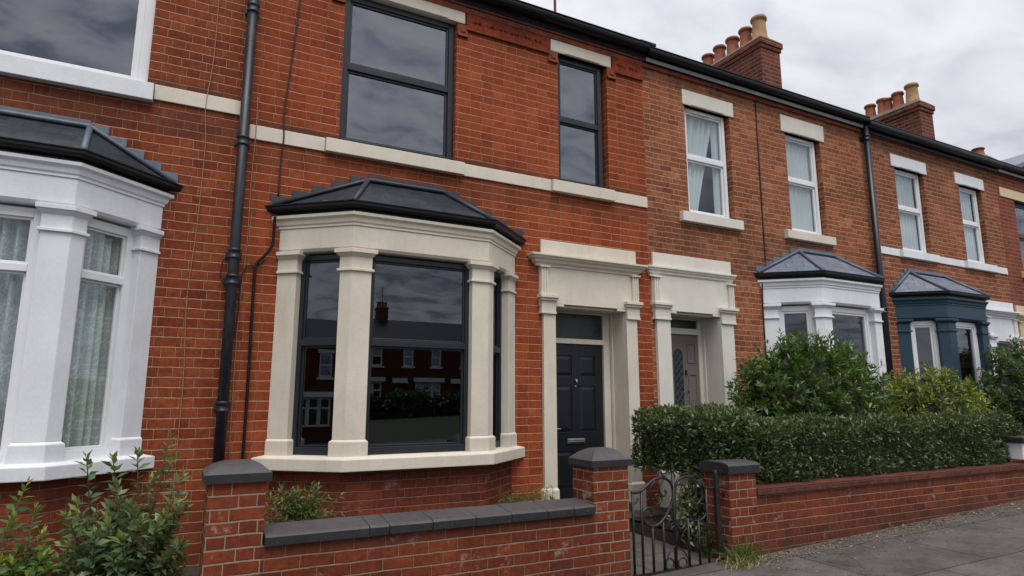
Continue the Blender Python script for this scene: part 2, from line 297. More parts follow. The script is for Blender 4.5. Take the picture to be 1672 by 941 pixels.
# ------------------------------------------------------------------ geometry helpers
class Frame:
    """u along a wall, w outward from it, z up."""
    def __init__(s, p0, p1):
        s.p = Vector((p0[0], p0[1])); d = Vector((p1[0] - p0[0], p1[1] - p0[1])); s.L = d.length
        s.t = d / s.L; s.n = Vector((s.t.y, -s.t.x))
    def __call__(s, u, w, z):
        q = s.p + s.t * u + s.n * w
        return (q.x, q.y, z)
WALL = Frame((0, 0), (1, 0))
class MB:
    def __init__(s): s.v = []; s.f = []; s.sm = []
    def add(s, vs, fs, smooth=False):
        o = len(s.v); s.v += [tuple(v) for v in vs]
        for f in fs: s.f.append(tuple(i + o for i in f)); s.sm.append(smooth)
    def box(s, fr, u0, u1, w0, w1, z0, z1):
        P = [fr(u, w, z) for z in (z0, z1) for (u, w) in ((u0, w1), (u1, w1), (u1, w0), (u0, w0))]
        s.add(P, [(3, 2, 1, 0), (4, 5, 6, 7), (0, 1, 5, 4), (1, 2, 6, 5), (2, 3, 7, 6), (3, 0, 4, 7)])
    def ring(s, fr, u0, u1, z0, z1, b, w0, w1, bb=None, bt=None):
        bb = bb or b; bt = bt or b
        s.box(fr, u0, u0 + b, w0, w1, z0, z1); s.box(fr, u1 - b, u1, w0, w1, z0, z1)
        s.box(fr, u0 + b, u1 - b, w0, w1, z0, z0 + bb); s.box(fr, u0 + b, u1 - b, w0, w1, z1 - bt, z1)
    def quad(s, a, b, c, d): s.add([a, b, c, d], [(0, 1, 2, 3)])
    def prism(s, poly, z0, z1):
        n = len(poly)
        P = [(x, y, z0) for x, y in poly] + [(x, y, z1) for x, y in poly]
        s.add(P, [tuple(range(n - 1, -1, -1)), tuple(range(n, 2 * n))] + [(i, (i + 1) % n, n + (i + 1) % n, n + i) for i in range(n)])
    def tube(s, pts, r, k=8, closed=False, flat=None):
        pts = [Vector(p) for p in pts]; n = len(pts); rings = []
        rr = r if isinstance(r, (list, tuple)) else [r] * n
        prev = None
        for i, p in enumerate(pts):
            if closed: d = pts[(i + 1) % n] - pts[i - 1]
            else: d = pts[min(i + 1, n - 1)] - pts[max(i - 1, 0)]
            if d.length < 1e-9: d = Vector((0, 0, 1))
            d.normalize()
            if prev is None:
                a = Vector((0, 1, 0)) if abs(d.y) < .8 else Vector((1, 0, 0))
            else: a = prev
            a = (a - d * a.dot(d)).normalized(); prev = a; b = d.cross(a)
            ra, rb = (rr[i], rr[i]) if flat is None else (rr[i] * flat, rr[i])
            rings.append([p + a * ra * math.cos(2 * PI * j / k) + b * rb * math.sin(2 * PI * j / k) for j in range(k)])
        vs = [v for q in rings for v in q]; fs = []
        for i in range(n if closed else n - 1):
            i2 = (i + 1) % n
            for j in range(k): fs.append((i * k + j, i * k + (j + 1) % k, i2 * k + (j + 1) % k, i2 * k + j))
        if not closed: fs += [tuple(range(k - 1, -1, -1)), tuple((n - 1) * k + j for j in range(k))]
        s.add(vs, fs, True)
    def lathe(s, c, prof, k=20):
        vs = [(c[0] + r * math.cos(2 * PI * j / k), c[1] + r * math.sin(2 * PI * j / k), c[2] + z) for r, z in prof for j in range(k)]
        fs = [(i * k + j, i * k + (j + 1) % k, (i + 1) * k + (j + 1) % k, (i + 1) * k + j) for i in range(len(prof) - 1) for j in range(k)]
        s.add(vs, fs, True)
        n = len(prof)
        s.add([vs[j] for j in range(k)], [tuple(range(k - 1, -1, -1))]); s.add([vs[(n - 1) * k + j] for j in range(k)], [tuple(range(k))])
    def sweep(s, path, prof, wall=False, close=True):
        """prof: (out, z) loop carried along an XY path; outward is to the right of travel."""
        n = len(path); pts = [Vector(p) for p in path]; segs = [(pts[i + 1] - pts[i]).normalized() for i in range(n - 1)]
        nor = [Vector((d.y, -d.x)) for d in segs]
        rings = []
        for i in range(n):
            ring = []
            for o, z in prof:
                if 0 < i < n - 1:
                    m = (nor[i - 1] + nor[i]).normalized(); q = pts[i] + m * (o / max(.3, m.dot(nor[i])))
                else:
                    j = 0 if i == 0 else n - 2
                    q = pts[i] + nor[j] * o
                    if wall and abs(segs[j].y) > 1e-6: q = q + segs[j] * ((pts[i].y - q.y) / segs[j].y)
                ring.append((q.x, q.y, z))
            rings.append(ring)
        k = len(prof); vs = [v for r in rings for v in r]; fs = []
        for i in range(n - 1):
            for j in range(k if close else k - 1): fs.append((i * k + j, i * k + (j + 1) % k, (i + 1) * k + (j + 1) % k, (i + 1) * k + j))
        if close: fs += [tuple(range(k)), tuple(reversed([(n - 1) * k + j for j in range(k)]))]
        s.add(vs, fs)
    def wall(s, fr, u0, u1, z0, z1, holes, depth):
        us = sorted({u0, u1} | {h[0] for h in holes} | {h[1] for h in holes}); zs = sorted({z0, z1} | {h[2] for h in holes} | {h[3] for h in holes})
        us = [u for u in us if u0 <= u <= u1]; zs = [z for z in zs if z0 <= z <= z1]
        for a, b in zip(us, us[1:]):
            for c, d in zip(zs, zs[1:]):
                mu, mz = (a + b) / 2, (c + d) / 2
                if any(h[0] < mu < h[1] and h[2] < mz < h[3] for h in holes): continue
                s.quad(fr(a, 0, c), fr(b, 0, c), fr(b, 0, d), fr(a, 0, d))
        for a, b, c, d in holes:
            s.quad(fr(a, 0, c), fr(a, 0, d), fr(a, -depth, d), fr(a, -depth, c)); s.quad(fr(b, 0, d), fr(b, 0, c), fr(b, -depth, c), fr(b, -depth, d))
            s.quad(fr(a, 0, d), fr(b, 0, d), fr(b, -depth, d), fr(a, -depth, d)); s.quad(fr(b, 0, c), fr(a, 0, c), fr(a, -depth, c), fr(b, -depth, c))
    def build(s, name, mat, parent=None, bevel=0.0, recalc=True):
        me = bpy.data.meshes.new(name); me.from_pydata(s.v, [], s.f); me.update()
        if recalc:
            import bmesh
            bm = bmesh.new(); bm.from_mesh(me); bmesh.ops.recalc_face_normals(bm, faces=bm.faces); bm.to_mesh(me); bm.free(); me.update()
        me.polygons.foreach_set('use_smooth', s.sm)
        uvl = me.uv_layers.new(name='UVMap'); Z = Vector((0, 0, 1))
        buf = np.zeros(len(me.loops) * 2, dtype=np.float32)
        for p in me.polygons:
            nn = p.normal
            if abs(nn.z) > .97: T = Vector((1, 0, 0)); B = Vector((0, 1, 0))
            else: T = Z.cross(nn).normalized(); B = nn.cross(T)
            for li in p.loop_indices:
                co = me.vertices[me.loops[li].vertex_index].co
                buf[li * 2] = co.dot(T); buf[li * 2 + 1] = co.dot(B)
        uvl.data.foreach_set('uv', buf)
        me.materials.append(mat)
        o = bpy.data.objects.new(name, me); COL.objects.link(o)
        attach(o, parent)
        if bevel > 0:
            b = o.modifiers.new('edge', 'BEVEL'); b.width = bevel; b.segments = 2; b.limit_method = 'ANGLE'; b.angle_limit = math.radians(38)
        return o
def attach(o, parent):
    if parent is None: return
    o.parent = parent
    if parent.type == 'EMPTY': o.matrix_parent_inverse = Matrix.Translation(-Vector(parent.location))
def tag(o, label=None, cat=None, group=None, kind=None):
    if label: o['label'] = label
    if cat: o['category'] = cat
    if group: o['group'] = group
    if kind: o['kind'] = kind
    return o
def thing(name, label, cat, loc=(0, 0, 0), group=None):
    o = bpy.data.objects.new(name, None); o.empty_display_size = .2; o.location = loc; COL.objects.link(o)
    return tag(o, label, cat, group)
def copy_tree(o, parent=None, skip=()):
    c = o.copy(); COL.objects.link(c)
    if parent is not None:
        pi = o.matrix_parent_inverse.copy(); c.parent = parent; c.matrix_parent_inverse = pi
    for ch in list(o.children):
        if not ch.name.startswith(skip or '#'): copy_tree(ch, c)
    return c
def smooth_curve(pts, n=6):
    P = [Vector(p) for p in pts]; out = []
    for i in range(len(P) - 1):
        a = P[max(i - 1, 0)]; b = P[i]; c = P[i + 1]; d = P[min(i + 2, len(P) - 1)]
        for k in range(n):
            t = k / n
            out.append(.5 * ((2 * b) + (c - a) * t + (2 * a - 5 * b + 4 * c - d) * t * t + (3 * b - a - 3 * c + d) * t ** 3))
    out.append(P[-1]); return out

# ---- leaves
def norm(a): return a / np.maximum(np.linalg.norm(a, axis=-1, keepdims=True), 1e-9)
def leaves(name, P, D, L, W, mat, parent=None, tip=None, up=.9, curl=.12, fold=.18, kind=None):
    P = np.asarray(P, float); D = norm(np.asarray(D, float)); N = len(P)
    L = np.broadcast_to(np.asarray(L, float), (N,))[:, None]; W = np.broadcast_to(np.asarray(W, float), (N,))[:, None]
    U = np.array([0, 0, 1.0]) * up + rng.normal(0, .45, (N, 3))
    nn = norm(U - (U * D).sum(1, keepdims=True) * D); S = np.cross(D, nn)
    V = np.empty((N, 5, 3))
    V[:, 0] = P; V[:, 1] = P + D * L * .45 + S * W * .5; V[:, 2] = P + D * L * .45 - S * W * .5
    V[:, 3] = P + D * L - nn * L * curl; V[:, 4] = P + D * L * .5 - nn * W * fold
    base = (np.arange(N) * 5)[:, None, None]
    F = np.array([[0, 2, 4], [2, 3, 4], [3, 1, 4], [1, 0, 4]])[None] + base
    me = bpy.data.meshes.new(name); me.vertices.add(N * 5); me.vertices.foreach_set('co', V.ravel())
    nf = N * 4; me.loops.add(nf * 3); me.loops.foreach_set('vertex_index', F.ravel().astype(np.int32))
    me.polygons.add(nf); me.polygons.foreach_set('loop_start', np.arange(nf, dtype=np.int32) * 3); me.polygons.foreach_set('loop_total', np.full(nf, 3, np.int32))
    me.update(calc_edges=True); me.validate()
    t = np.zeros(N) if tip is None else np.clip(np.asarray(tip, float), 0, 1)
    at = me.attributes.new('tip', 'FLOAT', 'POINT'); at.data.foreach_set('value', np.repeat(t, 5).astype(np.float32))
    me.materials.append(mat)
    o = bpy.data.objects.new(name, me); COL.objects.link(o); attach(o, parent)
    if kind: o['kind'] = kind
    return o
def rdir(n): return norm(rng.normal(0, 1, (n, 3)))

# ------------------------------------------------------------------ building parts
def sash(parent, fr, u0, u1, z0, z1, w, frame_mat, glass, trans=None, b=.06, curtain=None, name='window', inner=.035, bb=None, single=False, top_open=None):
    """A window in an opening: outer frame, meeting rail, sash rails, panes. w = depth of the outer face behind the wall."""
    m = MB(); bb = bb or b
    m.ring(fr, u0, u1, z0, z1, b, -w - .07, -w, bb)
    panes = []
    if trans is None:
        m.ring(fr, u0 + b, u1 - b, z0 + bb, z1 - b, inner, -w - .06, -w - .012)
        panes.append((u0 + b + inner, u1 - b - inner, z0 + bb + inner, z1 - b - inner, w + .034))
    else:
        t = trans; h = .032
        m.box(fr, u0 + b, u1 - b, -w - .064, -w - .006, t - h, t + h)
        m.ring(fr, u0 + b, u1 - b, t + h, z1 - b, inner, -w - .05, -w - .016)
        m.ring(fr, u0 + b, u1 - b, z0 + bb, t - h, inner, -w - .062, -w - .030)
        panes.append((u0 + b + inner, u1 - b - inner, t + h + inner, z1 - b - inner, w + .032))
        panes.append((u0 + b + inner, u1 - b - inner, z0 + bb + inner, t - h - inner, w + .046))
    f = m.build(name, frame_mat, parent, bevel=.004)
    for a, c, d, e, ww in panes:
        g = MB(); g.box(fr, a - .006, c + .006, -ww - .006, -ww, d - .006, e + .006)
        g.build('pane', glass, f if f.parent and f.parent.type == 'EMPTY' else parent)
    return f
def curtain(parent, fr, u0, u1, z0, z1, w, mat, waves=6, amp=.03, taper=0.0, name='curtain'):
    m = MB(); n = waves * 8; rows = 7; vs = []
    for j in range(rows):
        q = j / (rows - 1); z = z1 + (z0 - z1) * q
        for i in range(n + 1):
            s = i / n; u = u0 + (u1 - u0) * s * (1 - taper * q)
            vs.append(fr(u, -w - amp * (.5 + .5 * math.sin(s * waves * 2 * PI + 1.3 * math.sin(s * 9))) , z))
    fs = [(j * (n + 1) + i, j * (n + 1) + i + 1, (j + 1) * (n + 1) + i + 1, (j + 1) * (n + 1) + i) for j in range(rows - 1) for i in range(n)]
    m.add(vs, fs, True)
    return m.build(name, mat, parent, recalc=False)
def stone(parent, name, mat, x0, x1, z0, z1, out, back=.0, bevel=.006):
    m = MB(); m.box(WALL, x0, x1, back, out, z0, z1)
    return m.build(name, mat, parent, bevel=bevel)
def lintel(parent, mat, x0, x1, z0, z1, o0, o1, out=.018):
    """Stone head whose lower front edge is chamfered between stops over the opening."""
    m = MB(); m.box(WALL, x0, x1, -.14, out, z0 + .014, z1)
    a, b = o0 + .12, o1 - .12
    m.box(WALL, x0, a, -.14, out, z0, z0 + .014); m.box(WALL, b, x1, -.14, out, z0, z0 + .014)
    P = [WALL(u, w, z) for u in (a, b) for (w, z) in ((out, z0 + .014), (-.14, z0 + .014), (-.14, z0), (out - .03, z0))]
    m.add(P, [(0, 1, 2, 3), (7, 6, 5, 4), (0, 3, 7, 4), (1, 0, 4, 5), (2, 1, 5, 6), (3, 2, 6, 7)])
    return m.build('lintel', mat, parent, bevel=.004)
def sill(parent, mat, x0, x1, z0, z1, out=.07):
    m = MB()
    P = [WALL(u, w, z) for u in (x0, x1) for (w, z) in ((out, z0), (out, z1 - .012), (-.1, z1), (-.1, z0))]
    m.add(P, [(0, 1, 2, 3), (7, 6, 5, 4), (0, 4, 5, 1), (1, 5, 6, 2), (2, 6, 7, 3), (3, 7, 4, 0)])
    return m.build('sill', mat, parent, bevel=.006)
def half_round(out, z, r=.055, deep=.075):
    """closed gutter section hung at (out, z top)"""
    p = [(out - r, z), (out - r, z - deep * .4)]
    for k in range(7):
        a = PI + PI * k / 6
        p.append((out + r * math.cos(a), z - deep * .4 + r * math.sin(a) * .75))
    p += [(out + r, z), (out + r + .012, z), (out + r + .012, z + .014), (out + r - .008, z + .014), (out + r - .008, z - .012), (out - r + .01, z - .012), (out - r + .01, z)]
    return p[:-1]
def gutter_run(parent, mat, x0, x1, z, name='gutter', y=.0, fascia=True, r=.062, strip=None):
    m = MB(); m.sweep([(x0, y), (x1, y)], half_round(.125, z, r, .085))
    m.box(WALL, x0, x1, .0 - y, .058 - y, z - .155, z + .005)
    m.box(WALL, x0, x1, .058 - y, .068 - y, z - .15, z - .118)
    g = m.build(name, mat, parent, bevel=.003)
    if strip:
        s = MB(); s.box(WALL, x0 + .01, x1 - .01, .0685, .082, z - .152, z - .098); s.build('fascia_trim', strip, g)
    return g

def bay(parent, xL, xl, xr, xR, d, dz, stone_m, frame_m, glass, brick_m, roof_m, lead_m, gut_m, topL, topR, cfg):
    """Canted bay: brick base, sill, pilasters, entablature, gutter, hipped slate roof, windows."""
    path = [(xL, 0), (xl, -d), (xr, -d), (xR, 0)]
    zb = cfg.get('zb', .85) + dz; zs = cfg.get('zs', .98) + dz; zh = 2.92 + dz; zc = 3.16 + dz; zg = 3.30 + dz
    B = MB(); B.sweep(path, [(-.20, -.3), (-.03, -.3), (-.03, zb + .01), (-.20, zb + .01)], wall=True)
    B.build('bay_base', brick_m, parent)
    off = lambda o: [(p[0], p[1]) for p in offset_path(path, o)]
    S = MB(); S.sweep(path, [(-.24, zb), (.085, zb), (.085, zs - .02), (.02, zs), (-.24, zs)], wall=True)
    sl = S.build('bay_sill', stone_m, parent, bevel=.008)
    # pilasters
    frL = Frame(path[0], path[1]); frF = Frame(path[1], path[2]); frR = Frame(path[2], path[3])
    A1, A2, AF = cfg.get('pw', .21), cfg.get('pc', .13), cfg.get('pf', .19)
    def post(poly_fn):
        P = MB()
        P.prism(poly_fn(0), zs + .15, zh - .21); P.prism(poly_fn(.022), zs - .004, zs + .13)
        P.add(*frustum(poly_fn(.022), zs + .13, poly_fn(0), zs + .15))
        P.prism(poly_fn(.022), zh - .21, zh - .185); P.prism(poly_fn(.004), zh - .185, zh - .07)
        P.add(*frustum(poly_fn(.004), zh - .07, poly_fn(.035), zh - .035)); P.prism(poly_fn(.045), zh - .035, zh + .004)
        return P.build('bay_pilaster', stone_m, parent, bevel=.004)
    dep = .15
    def wallpost(fr, flip):
        def fn(o):
            a, b = (0, A1 + o) if not flip else (fr.L - A1 - o, fr.L)
            q = [fr(u, w, 0)[:2] for u, w in ((a, o), (b, o), (b, -dep), (a, -dep))]
            return [(x, min(y, -.001)) for x, y in q]
        return fn
    def corner(f1, f2):
        def fn(o):
            # points: along f1 back, corner, along f2
            c = offset_pt(f1, f2, o); ci = offset_pt(f1, f2, -dep)
            a = f1(f1.L - (A2 if f1 is not frF else AF) - o, o, 0)[:2]; ai = f1(f1.L - (A2 if f1 is not frF else AF) - o, -dep, 0)[:2]
            b = f2((A2 if f2 is not frF else AF) + o, o, 0)[:2]; bi = f2((A2 if f2 is not frF else AF) + o, -dep, 0)[:2]
            return [a, c, b, bi, ci, ai]
        return fn
    post(wallpost(frL, False)); post(corner(frL, frF)); post(corner(frF, frR)); post(wallpost(frR, True))
    # entablature and cornice
    E_ = MB(); E_.sweep(path, [(-.24, zh), (-.02, zh), (0, zh + .03), (0, zc), (-.24, zc)], wall=True)
    inner = offset_path(path, -.23)
    E_.prism([(p[0], min(p[1], .3)) for p in [(inner[0][0], .3)] + inner + [(inner[-1][0], .3)]], zc - .05, zc)
    E_.build('bay_entablature', stone_m, parent, bevel=.005)
    K = MB(); K.sweep(path, [(-.1, zc), (.010, zc), (.010, zc + .022), (.022, zc + .036), (.030, zc + .075), (.055, zc + .095), (.055, zc + .125), (-.1, zc + .125)], wall=True)
    K.build('bay_cornice', stone_m, parent, bevel=.002)
    G = MB(); G.sweep(path, half_round(.052, zg + .075, .040, .066), wall=True)
    G.sweep(path, [(-.05, zc + .1255), (.022, zc + .1255), (.022, zg + .07), (-.05, zg + .07)], wall=True)
    G.build('bay_gutter', gut_m, parent, bevel=.003)
    # roof solid
    ev = offset_path(path, .066, True); ze = zg + .078; zt = 3.80 + dz + cfg.get('rt', 0)
    ins = cfg.get('ins', 0.0)
    V = [(ev[0][0], -.001, ze), (ev[1][0], ev[1][1], ze), (ev[2][0], ev[2][1], ze), (ev[3][0], -.001, ze), (topR, -.001, zt), (topL, -.001, zt)]
    R = MB(); R.add(V, [(0, 1, 5), (1, 2, 4, 5), (2, 3, 4), (3, 2, 1, 0), (0, 5, 4, 3)])
    lo = [(x, y, ze - .02) for x, y, _ in V[:4]]
    R.add(V[:4] + lo, [(0, 4, 5, 1), (1, 5, 6, 2), (2, 6, 7, 3), (7, 6, 5, 4)])
    rf = R.build('bay_roof', roof_m, parent)
    H = MB(); up = Vector((0, 0, .012))
    for a, b in ((V[1], V[5]), (V[2], V[4])): H.tube([Vector(a) + up, Vector(b) + up + Vector((0, -.02, 0))], .026, 8)
    H.tube([Vector(V[0]) + Vector((.02, -.03, .02)), Vector(V[5]) + Vector((0, -.035, .01)), Vector(V[4]) + Vector((0, -.035, .01)), Vector(V[3]) + Vector((-.02, -.03, .02))], .022, 8)
    H.build('roof_roll', lead_m, rf)
    F_ = MB(); n = 5
    for x0, x1 in ((V[0][0], topL), (V[3][0], topR)):
        for k in range(n):
            a, b = k / n, (k + 1) / n
            xa, xb = x0 + (x1 - x0) * a, x0 + (x1 - x0) * b; zl = ze + (zt - ze) * a; zu = ze + (zt - ze) * b + .038
            F_.box(WALL, min(xa, xb), max(xa, xb), 0, .012 + .0012 * k, zl - .03, zu)
    F_.box(WALL, topL, topR, 0, .02, zt - .03, zt + .07)
    F_.build('flashing', lead_m, rf, bevel=.002)
    # windows
    ins_w = .085; zt2 = zh - .02
    for fr, a, b, kind in ((frL, A1, frL.L - A2, 's'), (frF, AF, frF.L - AF, 'f'), (frR, A2, frR.L - A1, 's')):
        gl = glass
        if cfg.get('style') == 'sash':
            bay_sash(parent, fr, a - .01, b + .01, zs - .004, zt2, ins_w, frame_m, gl, 2.035 + dz, .052, .075)
        else:
            bay_sash(parent, fr, a - .01, b + .01, zs - .004, zt2, ins_w, frame_m, gl, cfg.get('tz', 2.50) + dz if cfg.get('tz', 1) else None, .075, .075)
        if cfg.get('curtain'):
            c = curtain(parent, fr, a + .02, b - .02, zs + .05, zt2 - .05, ins_w + .085, M[cfg['curtain']], 5 if kind == 's' else 10, .11)
    return path
def bay_sash(parent, fr, u0, u1, z0, z1, w, fm, glass, trans, b, bb):
    m = MB(); m.ring(fr, u0, u1, z0, z1, b, -w - .07, -w, bb); panes = []; inner = .034
    if trans is None:
        m.ring(fr, u0 + b, u1 - b, z0 + bb, z1 - b, inner, -w - .06, -w - .014); panes.append((u0 + b + inner, u1 - b - inner, z0 + bb + inner, z1 - b - inner, w + .036))
    else:
        h = .030
        m.box(fr, u0 + b, u1 - b, -w - .066, -w + .004, trans - h, trans + h)
        m.ring(fr, u0 + b, u1 - b, trans + h, z1 - b, inner * .6, -w - .05, -w - .02)
        m.ring(fr, u0 + b, u1 - b, z0 + bb, trans - h, inner * .6, -w - .06, -w - .03)
        q = inner * .6
        panes += [(u0 + b + q, u1 - b - q, trans + h + q, z1 - b - q, w + .034), (u0 + b + q, u1 - b - q, z0 + bb + q, trans - h - q, w + .045)]
    f = m.build('bay_window', fm, parent, bevel=.004)
    for a, c, d, e, ww in panes:
        g = MB(); g.box(fr, a - .006, c + .006, -ww - .006, -ww, d - .006, e + .006); g.build('pane', glass, f)
def offset_pt(f1, f2, o):
    m = (f1.n + f2.n).normalized(); q = f2.p + m * (o / m.dot(f1.n)); return (q.x, q.y)
def offset_path(path, o, wall=True):
    f = [Frame(path[i], path[i + 1]) for i in range(len(path) - 1)]
    out = []
    a = f[0](0, o, 0); k = (path[0][1] - a[1]) / f[0].t.y if abs(f[0].t.y) > 1e-6 else 0
    out.append((a[0] + f[0].t.x * k, path[0][1]))
    for i in range(len(f) - 1): out.append(offset_pt(f[i], f[i + 1], o))
    a = f[-1](f[-1].L, o, 0); k = (path[-1][1] - a[1]) / f[-1].t.y if abs(f[-1].t.y) > 1e-6 else 0
    out.append((a[0] + f[-1].t.x * k, path[-1][1]))
    return out
def frustum(p0, z0, p1, z1):
    n = len(p0); return [(x, y, z0) for x, y in p0] + [(x, y, z1) for x, y in p1], [tuple(range(n - 1, -1, -1)), tuple(range(n, 2 * n))] + [(i, (i + 1) % n, n + (i + 1) % n, n + i) for i in range(n)]

def shell(h, x0, x1, brick, holes, side=True, eave=6.27, roof=None, depth=.30, z0=-.6):
    m = MB(); m.wall(WALL, x0, x1, z0, eave, holes, depth)
    if side:
        yb = 8.4; zr = 6.30 + 4.25 * .5
        for x, s in ((x0 + .008, 1), (x1 - .008, -1)):
            P = [(x, .0, z0), (x, yb, z0), (x, yb, eave), (x, 4.2, zr), (x, .0, eave)]
            m.add(P, [(4, 3, 2, 1, 0) if s > 0 else (0, 1, 2, 3, 4)])
        m.quad((x1, yb, z0), (x0, yb, z0), (x0, yb, eave), (x1, yb, eave))
    w = m.build('wall', brick, h, recalc=False)
    r = MB()
    P = [(x, y, z) for x in (x0, x1) for y, z in ((-.06, 6.31), (4.2, 6.31 + 4.26 * .5), (8.6, 6.25), (8.6, 6.17), (4.2, 6.23 + 4.26 * .5), (-.06, 6.25))]
    r.add(P, [(0, 1, 7, 6), (1, 2, 8, 7), (2, 3, 9, 8), (3, 4, 10, 9), (4, 5, 11, 10), (5, 0, 6, 11), (5, 4, 3, 2, 1, 0), (6, 7, 8, 9, 10, 11)])
    r.build('roof', roof or M['slate'], h)
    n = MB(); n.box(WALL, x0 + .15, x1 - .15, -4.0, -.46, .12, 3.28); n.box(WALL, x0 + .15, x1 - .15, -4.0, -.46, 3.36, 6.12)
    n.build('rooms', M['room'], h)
    e = MB(); e.box(WALL, x0 + .004, x1 - .004, 0, .03, eave - .145, eave - .075); e.box(WALL, x0 + .004, x1 - .004, 0, .055, eave - .075, eave - .001)
    e.build('eaves_course', M['eaves_brick'], h, bevel=.003)
    return w
def chimney(h, x0, x1, y0, y1, z0, z1, npots, potz=.42):
    m = MB()
    fr = WALL
    m.box(fr, x0, x1, -y1, -y0, z0, z1 - .28)
    m.box(fr, x0 - .025, x1 + .025, -y1 - .025, -y0 + .025, z1 - .28, z1 - .20)
    m.box(fr, x0 - .05, x1 + .05, -y1 - .05, -y0 + .05, z1 - .20, z1 - .09)
    s = m.build('chimney', M['brick_stack'], h)
    c = MB(); c.add(*frustum([(x0 - .05, y0 - .05), (x1 + .05, y0 - .05), (x1 + .05, y1 + .05), (x0 - .05, y1 + .05)], z1 - .088,
                             [(x0 + .06, y0 + .06), (x1 - .06, y0 + .06), (x1 - .06, y1 - .06), (x0 + .06, y1 - .06)], z1 + .03))
    c.build('chimney_cap', M['cap'], s)
    return s
def pot(parent, x, y, z, hgt, r, mat):
    m = MB(); m.lathe((x, y, z), [(r * 1.12, 0), (r * 1.1, hgt * .1), (r, hgt * .14), (r * .86, hgt * .8), (r * .88, hgt * .83), (r * 1.08, hgt * .86), (r * 1.08, hgt * .94), (r * .98, hgt), (r * .72, hgt), (r * .7, hgt * .7), (.01, hgt * .69)], 20)
    return m.build('chimney_pot', mat, parent)
def downpipe(h, x, z0, z1, y, r, mat, collars, name='downpipe'):
    m = MB(); m.tube([(x, y, z0), (x, y, z1)], r, 16)
    for z in collars:
        m.lathe((x, y, z), [(r, 0), (r * 1.22, .004), (r * 1.22, .022), (r * 1.12, .026), (r * 1.12, .07), (r * 1.24, .074), (r * 1.24, .096), (r, .1)], 16)
    p = m.build(name, mat, h)
    for z in collars:
        b = MB(); b.box(WALL, x - r * 1.5, x + r * 1.5, 0, .02, z + .02, z + .085); b.box(WALL, x - .02, x + .02, .02, -y, z + .035, z + .07)
        b.build('pipe_bracket', mat, p, bevel=.004)
    return p
def panel_door(parent, fr, u0, u1, z0, z1, w, mat, rows, name='door', stile=.11, mid=.10):
    """Slab with sunk-and-raised panels. rows: list of (z0, z1)."""
    m = MB(); c = (u0 + u1) / 2
    m.box(fr, u0, u1, -w - .045, -w - .012, z0, z1)
    us = [(u0 + stile, c - mid / 2), (c + mid / 2, u1 - stile)]
    m.box(fr, u0, u0 + stile, -w - .012, -w, z0, z1); m.box(fr, u1 - stile, u1, -w - .012, -w, z0, z1)
    m.box(fr, c - mid / 2, c + mid / 2, -w - .012, -w, z0, z1)
    zz = [z0] + [q for r in rows for q in r] + [z1]
    for a, b in us:
        for k in range(0, len(zz), 2): m.box(fr, a, b, -w - .012, -w, zz[k], zz[k + 1])
        for p, q in rows:
            e = .035
            P0 = [fr(u, -w - .012, z) for u, z in ((a + .012, p + .012), (b - .012, p + .012), (b - .012, q - .012), (a + .012, q - .012))]
            P1 = [fr(u, -w - .001, z) for u, z in ((a + .012 + e, p + .012 + e), (b - .012 - e, p + .012 + e), (b - .012 - e, q - .012 - e), (a + .012 + e, q - .012 - e))]
            m.add(P0 + P1, [(0, 1, 5, 4), (1, 2, 6, 5), (2, 3, 7, 6), (3, 0, 4, 7), (4, 5, 6, 7)])
    return m.build(name, mat, parent, bevel=.003)
def moulding(parent, name, mat, x0, x1, prof):
    """straight cornice with returned ends"""
    m = MB(); m.sweep([(x0, .0005), (x0, 0), (x1, 0), (x1, .0005)], prof)
    return m.build(name, mat, parent)
